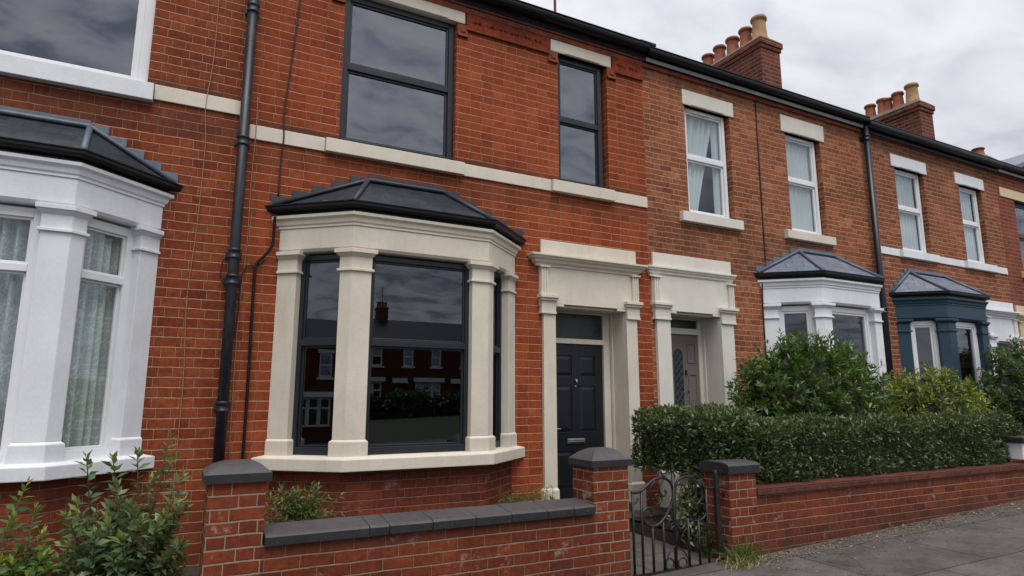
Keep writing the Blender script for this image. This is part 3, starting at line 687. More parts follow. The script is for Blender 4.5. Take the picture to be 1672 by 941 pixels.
def surround(h, x0, x1, ox0, ox1, zbase, mat, dz=0.0, cw=.17, rec=.3, flute=True, bz=.49, cs=1.0):
    """Door case: pilasters, impost caps, frieze, cornice, blocking course, reveals."""
    root = MB(); z = dz
    # frieze with stopped soffit
    root.box(WALL, x0, x1, -.02, .03, 2.63 + z, 3.12 + z)
    root.box(WALL, x0, ox0 + .13, -.02, .03, 2.60 + z, 2.63 + z); root.box(WALL, ox1 - .13, x1, -.02, .03, 2.60 + z, 2.63 + z)
    root.box(WALL, x0 + .02, x1 - .02, 0, .036, 3.205 + z, 3.41 + z)
    s = root.build('door_surround', mat, h, bevel=.005)
    c = MB(); c.sweep([(x0 - .01, .06), (x0 - .01, .0), (x1 - .05, .0), (x1 - .05, .06)], [(0, 3.08 + z), (.045 * cs, 3.08 + z), (.05 * cs, 3.105 + z), (.08 * cs, 3.125 + z), (.088 * cs, 3.15 + z), (.115 * cs, 3.165 + z), (.125 * cs, 3.185 + z), (.145 * cs, 3.192 + z), (.145 * cs, 3.215 + z), (0, 3.235 + z)])
    c.build('cornice', mat, s, bevel=.003)
    for a, b in ((x0, ox0), (ox1, x1)):
        p = MB()
        p.box(WALL, a + .04, b, -.02, .045, bz, 2.50 + z) if a == x0 else p.box(WALL, a, b - .04, -.02, .045, bz, 2.50 + z)
        aa, bb = (a + .02, b + .0) if a == x0 else (a + 0, b - .02)
        p.box(WALL, aa - .012, bb + .012, -.02, .068, zbase - .3, bz - .02); p.add(*frustum([WALL(u, w, 0)[:2] for u, w in ((aa - .012, .068), (bb + .012, .068), (bb + .012, -.02), (aa - .012, -.02))], bz - .02, [WALL(u, w, 0)[:2] for u, w in ((aa + .01, .046), (bb - .0, .046), (bb, -.02), (aa + .01, -.02))], bz + .004))
        p.box(WALL, a, b + .0, -.02, .072, 2.50 + z, 2.525 + z); p.box(WALL, a + .01, b - .0, -.02, .058, 2.525 + z, 2.66 + z)
        p.box(WALL, a - .01, b + .012, -.02, .085, 2.66 + z, 2.69 + z); p.box(WALL, a - .025, b + .025, -.02, .105, 2.69 + z, 2.73 + z)
        n0, n1 = (a + .005, a + .105) if a == x0 else (b - .105, b - .005)
        for k in range(3):
            q = n0 + .004 + k * .034; p.box(WALL, q, q + .024, .03, .064, 2.73 + z, 3.06 + z)
        p.box(WALL, n0, n1, .03, .055, 2.73 + z, 3.06 + z); p.box(WALL, n0 - .02, n1 + .02, .03, .085, 3.06 + z, 3.082 + z)
        p.build('pilaster', mat, s, bevel=.004)
    r = MB()
    r.box(WALL, ox0 - .03, ox0, -rec, -.02, zbase - .1, 2.60 + z); r.box(WALL, ox1, ox1 + .03, -rec, -.02, zbase - .1, 2.60 + z); r.box(WALL, ox0 - .03, ox1 + .03, -rec, -.02, 2.60 + z, 2.64 + z)
    r.box(WALL, ox1 - .02, ox1, -rec, -rec + .05, zbase, 2.60 + z); r.box(WALL, ox0, ox0 + .02, -rec, -rec + .05, zbase, 2.60 + z)
    r.build('reveal', mat, s, bevel=.003)
    return s

# ------------------------------------------------------------------ HOUSES
# ---- left house (white bay)
hA = thing('terraced_house', 'red brick terraced house at the left edge, white painted bay with lace curtains', 'house', (-2.6, 0, 0))
A0, A1x = -5.4, .42
shell(hA, A0, A1x, M['brick_a'], [(-2.45, -.46, 4.33, 5.97), (-2.7, -.4, .92, 3.0), (-4.9, -4.0, .2, 2.6)])
sash(hA, WALL, -2.45, -.46, 4.33, 5.97, .05, M['pvc'], M['glass_up'], None, b=.085, inner=.06, bb=.1)
sill(hA, M['white'], -2.6, -.40, 4.235, 4.415, .075)
stone(hA, 'string_course', M['cream'], -.395, A1x - .03, 4.27, 4.42, .022)
lintel(hA, M['white'], -2.6, -.3, 5.97, 6.12, -2.45, -.46)
bay(hA, -2.90, -2.28, -.83, -.23, .55, .085, M['white'], M['pvc'], M['glass_clear'], M['brick_bay'], M['slate'], M['lead'], M['black'], -2.2, -.86, dict(style='case', tz=2.42, pw=.19, pc=.12, pf=.2, curtain='lace', zb=.82, zs=.945))
gutter_run(hA, M['black'], A0, A1x, 6.36)
downpipe(hA, .395, -.15, 6.25, -.095, .048, M['iron_pipe'], [1.38, 2.55, 2.80, 3.93, 5.35])
cb = MB(); cb.tube(smooth_curve([(.07, -.012, 6.1), (.08, -.012, 4.9), (.045, -.024, 4.3), (.07, -.012, 3.9), (.06, -.012, 3.1), (.03, -.012, 2.4), (.06, -.012, 1.6), (.05, -.012, .3)]), .0042, 6)
cb.build('wall_cable', M['pale_cable'], hA)
dA = panel_door(hA, WALL, -4.9, -4.0, .2, 2.25, .25, M['grey_door'], [(.35, .8), (1.1, 1.7), (1.8, 2.1)])

# ---- middle house (cream bay, dark windows)
hB = thing('terraced_house', 'bright red brick terraced house with cream bay, dark anthracite windows and navy front door', 'house', (3, 0, 0))
B0, B1 = .42, 5.48
shell(hB, B0, B1, M['brick_b'], [(1.33, 2.66, 4.2, 5.98), (4.08, 4.86, 4.2, 5.96), (.95, 3.3, .8, 2.9), (3.96, 5.06, -.3, 2.63)])
sash(hB, WALL, 1.33, 2.655, 4.2, 5.975, .06, M['anthracite'], M['glass_up'], 5.11, b=.07, inner=.028)
sash(hB, WALL, 4.08, 4.81, 4.2, 5.96, .06, M['anthracite'], M['glass_up'], 5.08, b=.065, inner=.022)
lintel(hB, M['cream'], 1.23, 2.76, 5.975, 6.225, 1.33, 2.655)
lintel(hB, M['cream'], 3.97, 4.93, 5.96, 6.21, 4.08, 4.86)
sill(hB, M['cream'], 1.19, 2.76, 4.045, 4.205); sill(hB, M['cream'], 3.955, 4.90, 4.045, 4.205)
for a, b in ((.45, 1.188), (2.762, 3.953), (4.902, B1 - .002)): stone(hB, 'string_course', M['cream'], a, b, 4.05, 4.20, .02)
# moulded frieze and corbels
for a, b in ((2.78, 3.95), (4.95, B1 - .005), (B0 + .1, 1.21)):
    f = MB(); f.box(WALL, a, b, 0, .022, 5.90, 6.125); f.box(WALL, a, b, .022, .034, 5.90, 5.925)
    x = a + .1
    while x < b - .1:
        zc = 6.03; k = random.choice((0, 1, 2))
        for i in range(3 if k else 2):
            q = x + random.uniform(-.015, .015); s = random.uniform(.012, .03)
            P = [(q + s * math.cos(t + i), zc + random.uniform(-.02, .02) + s * math.sin(t + i)) for t in (0, PI / 2, PI, 1.5 * PI)]
            f.add([WALL(u, .022, z) for u, z in P] + [WALL(q, .05, zc)], [(0, 1, 4), (1, 2, 4), (2, 3, 4), (3, 0, 4)])
            x += .045
        x += random.uniform(.04, .09)
    f.build('moulded_frieze', M['frieze'], hB)
for a, b in ((2.665, 2.80), (3.93, 4.075), (4.865, 5.01), (1.19, 1.325)):
    f = MB(); f.box(WALL, a, b, 0, .02, 5.80, 5.955); f.box(WALL, a, b, 0, .032, 5.80, 5.835); f.box(WALL, a + .04, b - .04, .02, .035, 5.855, 5.91)
    f.build('corbel', M['terracotta'], hB, bevel=.003)
bay(hB, .80, 1.41, 2.86, 3.45, .52, 0, M['cream'], M['anthracite'], M['glass'], M['brick_bay'], M['slate'], M['lead_dark'], M['black'], 1.66, 2.52, dict(style='sash'))
surround(hB, 3.77, 5.25, 3.98, 5.04, .28, M['cream'], 0, rec=.3)
dr = MB(); dr.ring(WALL, 3.985, 5.02, .26, 2.60, .10, -.36, -.30, .02, .02); dr.box(WALL, 4.085, 4.92, -.36, -.285, 2.19, 2.255); dr.box(WALL, 4.085, 4.92, -.36, -.285, .26, .28)
dfr = dr.build('door_frame', M['cream'], hB, bevel=.006)
fl = MB(); fl.box(WALL, 4.075, 4.93, -.345, -.335, 2.25, 2.585); fl.build('fanlight', M['frosted'], hB)
dB = panel_door(hB, WALL, 4.07, 4.90, .285, 2.185, .315, M['navy_door'], [(.42, .86), (1.09, 1.66), (1.78, 2.04)], stile=.115, mid=.11)
q = MB(); q.box(WALL, 4.345, 4.605, -.315, -.300, .95, 1.015); q.box(WALL, 4.36, 4.59, -.300, -.292, .962, .985); q.box(WALL, 4.365, 4.585, -.300, -.288, .992, 1.004); q.build('letterbox', M['chrome'], dB, bevel=.004)
q = MB(); q.box(WALL, 4.09, 4.125, -.315, -.305, 1.02, 1.25); q.tube([(4.107, .305, 1.14), (4.107, .265, 1.14), (4.13, .258, 1.14), (4.22, .258, 1.135)], .010, 8); q.build('handle', M['chrome'], dB, bevel=.002)
q = MB(); q.lathe((0, 0, 0), [(.018, 0), (.018, .008), (.010, .012), (.014, .03), (.006, .036)], 12); q.v = [(4.485 + x, .315 - z, 1.735 + y) for x, y, z in q.v]
q.tube([(4.47, .288, 1.73), (4.485, .280, 1.70), (4.50, .288, 1.73)], .006, 6); q.build('knocker', M['chrome'], dB)
q = MB(); q.lathe((0, 0, 0), [(.010, 0), (.010, .005), (.004, .006)], 12); q.v = [(4.485 + x, .315 - z, 1.655 + y) for x, y, z in q.v]; q.build('spyhole', M['chrome'], dB)
gutter_run(hB, M['black'], B0, B1 - .01, 6.37, r=.075)
q = MB(); q.box(WALL, 5.34, 5.62, -.3, .17, 6.385, 6.43); q.build('gutter_cap', M['black'], hB, bevel=.01)
q = MB(); q.tube([(5.05, 1.6, 6.9), (5.05, 1.6, 9.6)], .022, 8); q.build('vent_rod', M['pot'], hB)
# bay rainwater pipe and cables
q = MB(); q.tube(smooth_curve([(.735, -.09, 3.27), (.735, -.075, 3.15), (.73, -.06, 2.98), (.66, -.045, 2.86), (.60, -.035, 2.78), (.59, -.035, 2.6), (.60, -.035, 1.6), (.60, -.035, .2)], 5), .0145, 10)
q.build('bay_downpipe', M['black'], hB)
q = MB(); q.tube(smooth_curve([(.86, -.012, 6.12), (.84, -.012, 5.5), (.80, -.012, 4.9), (.765, -.014, 4.4), (.775, -.03, 4.12), (.765, -.014, 3.9), (.76, -.014, 3.50)], 6), .008, 6)
q.tube(smooth_curve([(.44, -.06, 2.05), (.47, -.05, 2.3), (.475, -.03, 2.62), (.52, -.02, 2.76), (.62, -.02, 2.78), (.68, -.025, 2.84)], 6), .007, 6)
q.tube(smooth_curve([(.335, -.05, 2.84), (.30, -.04, 2.75), (.30, -.03, 2.62), (.35, -.03, 2.52)], 6), .006, 6)
q.build('wall_cable', M['cable'], hB)
q = MB(); q.tube(smooth_curve([(.505, -.012, 4.5), (.51, -.03, 4.1), (.50, -.012, 3.6), (.505, -.012, 3.0), (.475, -.012, 2.2), (.485, -.012, .9)], 5), .0045, 5); q.build('thin_cable', M['pale_cable'], hB)

# ---- orange brick house (white bay behind hedge)
hC = thing('terraced_house', 'orange brown brick terraced house with grey door and white bay behind the big shrub', 'house', (8, 0, 0))
C0, C1 = 5.48, 10.40
shell(hC, C0, C1, M['brick_c'], [(6.24, 7.14, 4.09, 5.73), (8.37, 9.22, 4.09, 5.74), (7.8, 10.0, .8, 2.8), (5.75, 6.71, -.3, 2.66)], roof=M['slate'])
sash(hC, WALL, 6.27, 7.10, 4.10, 5.73, .07, M['pvc'], M['glass_clear'], 4.97, b=.055, inner=.03)
sash(hC, WALL, 8.40, 9.17, 4.10, 5.74, .07, M['pvc'], M['glass_clear'], 4.98, b=.055, inner=.03)
curtain(hC, WALL, 6.30, 6.98, 4.14, 5.70, .15, M['drape'], 5, .05, .62); curtain(hC, WALL, 6.92, 7.16, 4.14, 5.70, .15, M['drape'], 2, .05)
curtain(hC, WALL, 8.40, 9.20, 4.14, 5.70, .15, M['drape'], 9, .025)
lintel(hC, M['cream_c'], 6.20, 7.22, 5.73, 5.96, 6.24, 7.14); lintel(hC, M['cream_c'], 8.28, 9.32, 5.74, 6.02, 8.37, 9.22)
sill(hC, M['cream_c'], 6.06, 7.23, 3.945, 4.095, .075); sill(hC, M['cream'], 8.18, 9.32, 3.95, 4.095, .075)
bay(hC, 7.60, 8.22, 9.56, 10.16, .54, -.05, M['white'], M['pvc'], M['glass_clear'], M['brick_bay'], M['slate_grey'], M['lead'], M['black'], 8.45, 9.28, dict(style='case', tz=0, rt=.02, pw=.2, pc=.12, pf=.17))
surround(hC, 5.50, 6.97, 5.77, 6.69, .35, M['cream_c'], .03, rec=.33, bz=.6, cs=.6)
dr = MB(); dr.ring(WALL, 5.775, 6.685, .3, 2.63, .075, -.40, -.33, .03, .02); dr.box(WALL, 5.85, 6.61, -.40, -.31, 2.40, 2.485); dr.build('door_frame', M['cream_c'], hC, bevel=.006)
fl = MB(); fl.box(WALL, 5.84, 6.62, -.375, -.365, 2.48, 2.62); fl.build('fanlight', M['frosted'], hC)
for a, z in ((6.45, 5.685), (8.55, 5.695)):
    g = MB(); g.box(WALL, a, a + .36, -.07, -.055, z - .012, z + .012); g.build('trickle_vent', M['pvc'], hC, bevel=.003)
# grey door with arched leaded glass
g = MB(); g.box(WALL, 5.85, 6.61, -.39, -.35, .33, 2.40)
for a, b, c, d in ((6.40, 6.56, 2.0, 2.28), (6.40, 6.56, 1.25, 1.85), (5.90, 6.04, 2.0, 2.28), (5.90, 6.04, 1.25, 1.85)): g.ring(WALL, a, b, c, d, .018, -.35, -.338)
g.ring(WALL, 5.90, 6.56, .45, 1.0, .02, -.35, -.338)
cx = 6.22; arch = [(cx - .10, 1.18)] + [(cx + .10 * math.cos(t), 2.10 + .10 * math.sin(t)) for t in np.linspace(PI, 0, 9)] + [(cx + .10, 1.18)]
g.tube([WALL(u, -.345, z) for u, z in arch], .014, 8, closed=True)
dC = g.build('door', M['grey_door'], hC, bevel=.003)
arch2 = [(cx + (u - cx) * .94, z) for u, z in arch]
g = MB(); n = len(arch2); g.add([WALL(u, -.349, z) for u, z in arch2] + [WALL(u, -.341, z) for u, z in arch2], [tuple(range(n)), tuple(range(n, 2 * n))] + [(i, (i + 1) % n, n + (i + 1) % n, n + i) for i in range(n)])
g.build('door_glass', M['frosted'], dC)
g = MB()
for k in range(9):
    z = 1.2 + k * .105
    g.tube([WALL(cx - .09, -.339, z), WALL(cx, -.339, z + .10), WALL(cx + .09, -.339, z)], .0035, 5); g.tube([WALL(cx - .09, -.338, z + .10), WALL(cx, -.338, z), WALL(cx + .09, -.338, z + .10)], .0035, 5)
g.build('lead_came', M['lead'], dC)
g = MB(); g.box(WALL, 6.345, 6.37, -.34, -.325, 1.83, 1.90); g.tube([WALL(6.357, -.33, 1.62), WALL(6.357, -.30, 1.60), WALL(6.357, -.33, 1.58)], .006, 6); g.build('knocker', M['iron_pipe'], dC)
gutter_run(hC, M['black'], C0 + .01, C1 - .02, 6.335, strip=M['trim'])
downpipe(hC, 10.37, .2, 6.22, -.09, .05, M['navy_gutter'], [2.9, 5.95])
g = MB(); g.tube(smooth_curve([(7.735, -.06, 6.17), (7.73, -.012, 6.0), (7.72, -.012, 5.0), (7.71, -.012, 4.2), (7.70, -.012, 3.45), (7.6, -.03, 3.35), (7.58, -.012, 2.6), (7.59, -.02, 1.4)], 6), .010, 6); g.build('wall_cable', M['cable'], hC)
ch = chimney(hC, 9.80, 10.34, 1.5, 3.45, 6.8, 8.70, 5)
for (y, r, hg, mt) in ((1.73, .150, .54, 'pot_buff'), (2.08, .135, .47, 'pot'), (2.44, .14, .45, 'pot'), (2.81, .135, .45, 'pot'), (3.16, .135, .42, 'pot')): pot(ch, 10.07, y, 8.72, hg, r, M[mt])

# ---- blue bay house
hD = thing('terraced_house', 'brown brick terraced house with teal blue painted bay and white string course', 'house', (12.5, 0, 0))
D0, D1 = 10.40, 14.75
shell(hD, D0, D1, M['brick_d'], [(11.25, 12.14, 4.1, 5.66), (13.32, 14.13, 4.1, 5.66), (11.0, 13.0, .8, 2.8), (13.84, 14.58, -.3, 2.59)])
for a, b in ((11.29, 12.10), (13.36, 14.08)):
    sash(hD, WALL, a, b, 4.11, 5.66, .07, M['pvc'], M['glass_clear'], 4.93, b=.05, inner=.03)
    curtain(hD, WALL, a + .03, b - .05, 4.14, 5.64, .15, M['net'], 7, .03)
for a, b, c, d in ((11.15, 12.24, 11.25, 12.14), (13.20, 14.23, 13.32, 14.13)):
    lintel(hD, M['white'], a, b, 5.66, 5.89, c, d); sill(hD, M['white'], a - .02, b + .01, 3.96, 4.11, .07)
for a, b in ((10.46, 11.128), (12.252, 13.178), (14.242, 14.72)): stone(hD, 'string_course', M['white'], a, b, 3.97, 4.10, .018)
bay(hD, 10.84, 11.42, 12.62, 13.20, .52, -.09, M['teal'], M['pvc'], M['glass_clear'], M['brick_bay'], M['slate_grey'], M['lead'], M['black'], 11.31, 12.40, dict(style='case', tz=0, pw=.2, pc=.16, pf=.2))
surround(hD, 13.62, 14.72, 13.86, 14.56, .4, M['white'], -.03, rec=.4)
dr = panel_door(hD, WALL, 13.87, 14.55, .4, 2.55, .4, M['navy_door'], [(.6, 1.1), (1.3, 2.3)])
gutter_run(hD, M['navy_gutter'], D0 - .02, D1, 6.29, r=.075)
ch = chimney(hD, 14.36, 14.86, 1.1, 2.65, 6.6, 8.20, 4)
for (y, r, hg, mt) in ((1.35, .14, .48, 'pot_buff'), (1.68, .125, .42, 'pot'), (1.92, .10, .38, 'pot'), (2.05, .125, .42, 'pot'), (2.36, .125, .40, 'pot')): pot(ch, 14.61, y, 8.22, hg, r, M[mt])

# ---- next house, right edge
hE = thing('terraced_house', 'dark red brick terraced house with pale yellow stone trim at the right edge', 'house', (17, 0, 0))
E0, E1 = 14.75, 19.6
shell(hE, E0, E1, M['brick_e'], [(15.4, 16.3, 4.1, 5.64), (17.6, 18.4, 4.1, 5.64), (15.03, 15.82, -.3, 2.56), (16.5, 18.8, .8, 2.8)])
for a, b in ((15.4, 16.3), (17.6, 18.4)):
    sash(hE, WALL, a, b, 4.1, 5.64, .07, M['anthracite'], M['glass_clear'], 4.9, b=.05); sill(hE, M['ivory'], a - .1, b + .1, 3.96, 4.1, .07)
stone(hE, 'string_course', M['ivory'], 14.84, E1 - .05, 5.65, 5.85, .018)
surround(hE, 14.80, 16.02, 15.05, 15.8, .4, M['ivory'], -.06, rec=.3)
dr = panel_door(hE, WALL, 15.06, 15.79, .4, 2.5, .3, M['navy_door'], [(.6, 1.1), (1.3, 2.3)])
bay(hE, 16.45, 17.0, 18.2, 18.8, .52, -.09, M['ivory'], M['pvc'], M['glass_clear'], M['brick_bay'], M['slate_grey'], M['lead'], M['black'], 16.9, 18.3, dict(style='case', tz=0))
gutter_run(hE, M['black'], E0 + .01, E1, 6.30, strip=M['trim'])
ch = chimney(hE, 16.75, 17.2, 1.05, 2.3, 6.5, 7.32, 2, .3)
for y in (1.25, 1.75): pot(ch, 16.97, y, 7.32, .22, .13, M['pot'])
# ---- far house with rising slate roof
hF = thing('gabled_house', 'far house whose grey slate roof rises behind the last gutter on the right', 'house', (24, 3, 0))
m = MB(); gp = [(19.7, 6.0), (19.7, 7.75), (24.6, 9.6), (29.5, 7.75), (29.5, -1)]
V = [(19.7, 2, -1), (29.5, 2, -1), (29.5, 2, 7.6), (24.6, 2, 9.45), (19.7, 2, 7.6)]; W_ = [(x, 10, z) for x, y, z in V]
m.add(V + W_, [(0, 1, 2, 3, 4), (9, 8, 7, 6, 5), (0, 4, 9, 5), (1, 6, 7, 2)]); m.build('wall', M['brick_e'], hF)
m = MB()
for (xa, za, xb, zb) in ((19.45, 7.62, 24.6, 9.60), (24.6, 9.60, 29.75, 7.62)):
    P = [(xa, 1.8, za), (xb, 1.8, zb), (xb, 10.2, zb), (xa, 10.2, za)]; m.add(P + [(x, y, z - .12) for x, y, z in P], [(0, 1, 2, 3), (7, 6, 5, 4), (0, 4, 5, 1), (1, 5, 6, 2), (2, 6, 7, 3), (3, 7, 4, 0)])
m.build('roof', M['slate_grey'], hF)
for x in (22.5, 25.8): sash(hF, Frame((0, 2), (1, 2)), x, x + .9, 5, 6.5, -.06, M['pvc'], M['glass_up'], 5.8)

# ------------------------------------------------------------------ FRONT GARDENS
GZ = lambda x: .03 + .035 * (x - 4.64)
def pier(parent, x0, x1, y0, y1, z0, z1, capz, o=.03, domed=True):
    m = MB(); m.prism([(x0, y0), (x1, y0), (x1, y1), (x0, y1)], z0, z1 + .01); p = m.build('pillar', M['brick_pier'], parent)
    c = MB(); P = lambda e: [(x0 - e, y0 - e), (x1 + e, y0 - e), (x1 + e, y1 + e), (x0 - e, y1 + e)]
    c.prism(P(o), z1, z1 + .055)
    lv = 7; prev = P(o); zp = z1 + .055; ht = capz - zp
    for k in range(1, lv + 1):
        t = k / lv; e = o - (x1 - x0) * .5 * t * .96; zz = z1 + .055 + ht * (1 - (1 - t) ** 1.9)
        c.add(*frustum(prev, zp, P(e), zz)); prev = P(e); zp = zz
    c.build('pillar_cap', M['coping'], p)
    return p
def barrel_cap(parent, x0, x1, y0, y1, z1, ht, o=.03):
    """coping rounded across its depth"""
    c = MB(); n = 10; prof = [(y0 - o, z1)] + [((y0 + y1) / 2 - ((y1 - y0) / 2 + o) * math.cos(PI * k / n), z1 + .075 + ht * math.sin(PI * k / n) ** .7) for k in range(n + 1)] + [(y1 + o, z1)]
    V = [(x, y, z) for x in (x0 - o, x1 + o) for y, z in prof]; k = len(prof)
    c.add(V, [tuple(range(k)), tuple(range(2 * k - 1, k - 1, -1))] + [(i, (i + 1) % k, k + (i + 1) % k, k + i) for i in range(k)])
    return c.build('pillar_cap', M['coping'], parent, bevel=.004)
wB = thing('garden_wall', 'low red brick garden wall with dark blue brick coping in front of the cream bay', 'wall', (1.8, -1.9, 0))
p1 = pier(wB, .235, .575, -1.97, -1.63, -.3, .975, 1.10)
p2 = pier(wB, 3.14, 3.50, -1.97, -1.66, -.3, .935, 1.085, .026)
m = MB(); m.prism([(.575, -1.975), (3.14, -1.975), (3.14, -1.76), (.575, -1.76)], -.3, .575)
m.build('brickwork', M['brick_wall'], wB)
xs = [.583, 1.26, 1.40, 1.72, 2.06, 2.36, 2.68, 2.93, 3.132]
for a, b in zip(xs, xs[1:]):
    m = MB(); e = .0018
    pr = [(-2.005, .57), (-2.005, .628), (-1.985, .64), (-1.745, .668), (-1.73, .66), (-1.73, .57)]
    V = [(x, y, z + random.uniform(-.002, .002)) for x in (a + e, b - e) for y, z in pr]; k = 6
    m.add(V, [tuple(range(k)), tuple(range(2 * k - 1, k - 1, -1))] + [(i, (i + 1) % k, k + (i + 1) % k, k + i) for i in range(k)])
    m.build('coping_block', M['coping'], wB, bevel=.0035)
wC = thing('garden_wall', 'low red brick garden wall with brick on edge coping below the clipped hedge', 'wall', (7.3, -1.9, 0))
m = MB(); m.prism([(4.67, -1.98), (5.02, -1.98), (5.02, -1.66), (4.67, -1.66)], -.3, .81); p3 = m.build('pillar', M['brick_pier'], wC)
barrel_cap(p3, 4.67, 5.02, -1.98, -1.66, .80, .035)
m = MB(); m.prism([(5.02, -1.975), (10.015, -1.975), (10.015, -1.76), (5.02, -1.76)], -.3, .585); m.build('brickwork', M['brick_wall'], wC)
m = MB(); m.prism([(5.022, -2.0), (10.015, -2.0), (10.015, -1.735), (5.022, -1.735)], .586, .655); m.build('coping', M['coping_red'], wC, bevel=.006)
PX = 10.02
wD = thing('gate_pillar', 'white painted gatepost with dark cap on brick base at the far right end of the hedge wall', 'pillar', (10.27, -1.85, 0))
m = MB(); m.prism([(PX, -1.99), (PX + .5, -1.99), (PX + .5, -1.72), (PX, -1.72)], -.1, .70); m.build('base', M['brick_pier'], wD)
m = MB(); m.prism([(PX + .02, -1.97), (PX + .48, -1.97), (PX + .48, -1.74), (PX + .02, -1.74)], .70, .92); m.build('shaft', M['white'], wD, bevel=.01)
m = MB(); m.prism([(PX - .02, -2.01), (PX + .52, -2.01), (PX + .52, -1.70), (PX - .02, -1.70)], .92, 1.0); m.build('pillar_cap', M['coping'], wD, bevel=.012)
wD2 = thing('garden_wall', 'brick garden wall beyond the white gatepost in front of the blue bay house', 'wall', (12, -1.9, 0))
m = MB(); m.prism([(11.3, -1.975), (15, -1.975), (15, -1.76), (11.3, -1.76)], -.2, .75); m.build('brickwork', M['brick_wall'], wD2)
m = MB(); m.prism([(11.28, -2.0), (15.02, -2.0), (15.02, -1.73), (11.28, -1.73)], .751, .82); m.build('coping', M['coping_red'], wD2, bevel=.006)

# gate
gt = thing('iron_gate', 'black wrought iron garden gate with scrolls between two brick pillars', 'gate', (3.55, -1.9, 0))
GY = -1.90
bars = [(3.595, .70), (3.69, .70), (3.805, .41), (3.925, .46), (4.056, .87), (4.215, .43), (4.34, .41), (4.45, .68)]
for x, zt in bars:
    m = MB(); r = .0115 if abs(x - 4.056) > .01 else .015; m.tube([(x, GY, .01), (x, GY, zt)], r, 8)
    if abs(x - 4.056) < .01: m.lathe((x, GY, .84), [(.012, 0), (.022, .012), (.010, .025), (.020, .04), (.003, .085)], 10)
    m.build('bar', M['wrought'], gt)
m = MB(); m.box(WALL, 3.575, 4.60, 1.893, 1.912, -.005, .022); m.build('bottom_rail', M['wrought'], gt)
m = MB(); m.box(WALL, 4.553, 4.60, 1.885, 1.925, -.08, .80); m.lathe((4.576, -1.905, .80), [(.022, 0), (.02, .03), (.004, .04)], 8)
m.box(WALL, 4.60, 4.672, 1.895, 1.915, .18, .21); m.box(WALL, 4.60, 4.672, 1.895, 1.915, .60, .63); m.build('hinge_post', M['wrought'], gt, bevel=.003)
SC = [
 (.0135, [(3.580,0.700),(3.640,0.694),(3.698,0.709),(3.773,0.754),(3.849,0.795),(3.940,0.804),(4.014,0.768),(4.050,0.703),(4.050,0.624),(4.017,0.548),(3.952,0.464),(3.875,0.409),(3.800,0.399),(3.729,0.433),(3.696,0.495),(3.720,0.543),(3.771,0.555),(3.807,0.525),(3.797,0.482),(3.768,0.490)]),
 (.009, [(3.954,0.789),(3.907,0.746),(3.896,0.691),(3.931,0.644),(3.970,0.669),(3.949,0.699)]),
 (.009, [(3.849,0.784),(3.794,0.731),(3.784,0.665),(3.817,0.596),(3.869,0.583),(3.912,0.617),(3.895,0.657),(3.850,0.663),(3.838,0.633)]),
 (.0125, [(4.566,0.678),(4.451,0.685),(4.357,0.737),(4.265,0.789),(4.186,0.796),(4.114,0.768),(4.079,0.702),(4.070,0.623),(4.070,0.533),(4.066,0.444),(4.083,0.375),(4.135,0.348),(4.184,0.388),(4.195,0.433)]),
 (.008, [(4.233,0.785),(4.310,0.746),(4.329,0.675),(4.309,0.618),(4.284,0.603)]),
 (.008, [(4.357,0.731),(4.397,0.659),(4.379,0.590),(4.321,0.548),(4.273,0.558),(4.267,0.575)]),
 (.009, [(4.203,0.432),(4.303,0.403),(4.383,0.411),(4.438,0.459),(4.424,0.529),(4.361,0.551),(4.318,0.514),(4.348,0.477)]),
 (.008, [(4.081,0.730),(4.151,0.732),(4.196,0.701),(4.217,0.665),(4.185,0.655)]),
 (.008, [(4.046,0.384),(3.999,0.362),(3.978,0.395),(4.003,0.439),(4.034,0.412),(4.009,0.398)]),
 (.008, [(4.082,0.408),(4.110,0.440),(4.148,0.425),(4.149,0.391),(4.114,0.381),(4.088,0.397)]),
 (.006, [(4.059,0.216),(4.132,0.170),(4.189,0.097),(4.199,0.018)]),
 (.006, [(4.050,0.217),(3.989,0.174),(3.945,0.103),(3.935,0.049)]),
 (.008, [(4.031,0.061),(4.020,0.035),(3.994,0.024),(3.964,0.027),(3.941,0.040),(3.933,0.066),(3.944,0.096),(3.970,0.112),(4.000,0.108),(4.024,0.088),(4.031,0.061)]),
 (.008, [(4.178,0.053),(4.167,0.033),(4.141,0.022),(4.110,0.024),(4.086,0.034),(4.078,0.058),(4.089,0.086),(4.115,0.102),(4.146,0.099),(4.171,0.078),(4.178,0.053)]),
 (.007, [(3.882,0.847),(3.913,0.859),(3.933,0.826),(3.956,0.816),(3.987,0.844),(4.003,0.849)]),
 (.007, [(4.073,0.868),(4.110,0.838),(4.187,0.822),(4.244,0.842),(4.190,0.857)]),
 (.010, [(3.596,0.599),(3.630,0.618),(3.655,0.646)]),
]
for i, (r, pts) in enumerate(SC):
    m = MB(); pp = smooth_curve([(x, GY - .004 * (i % 3), z) for x, z in pts], 5); n = len(pp)
    m.tube(pp, [r * (.65 if k in (0, n - 1) else 1) for k in range(n)], 7); m.build('scroll', M['wrought'], gt)

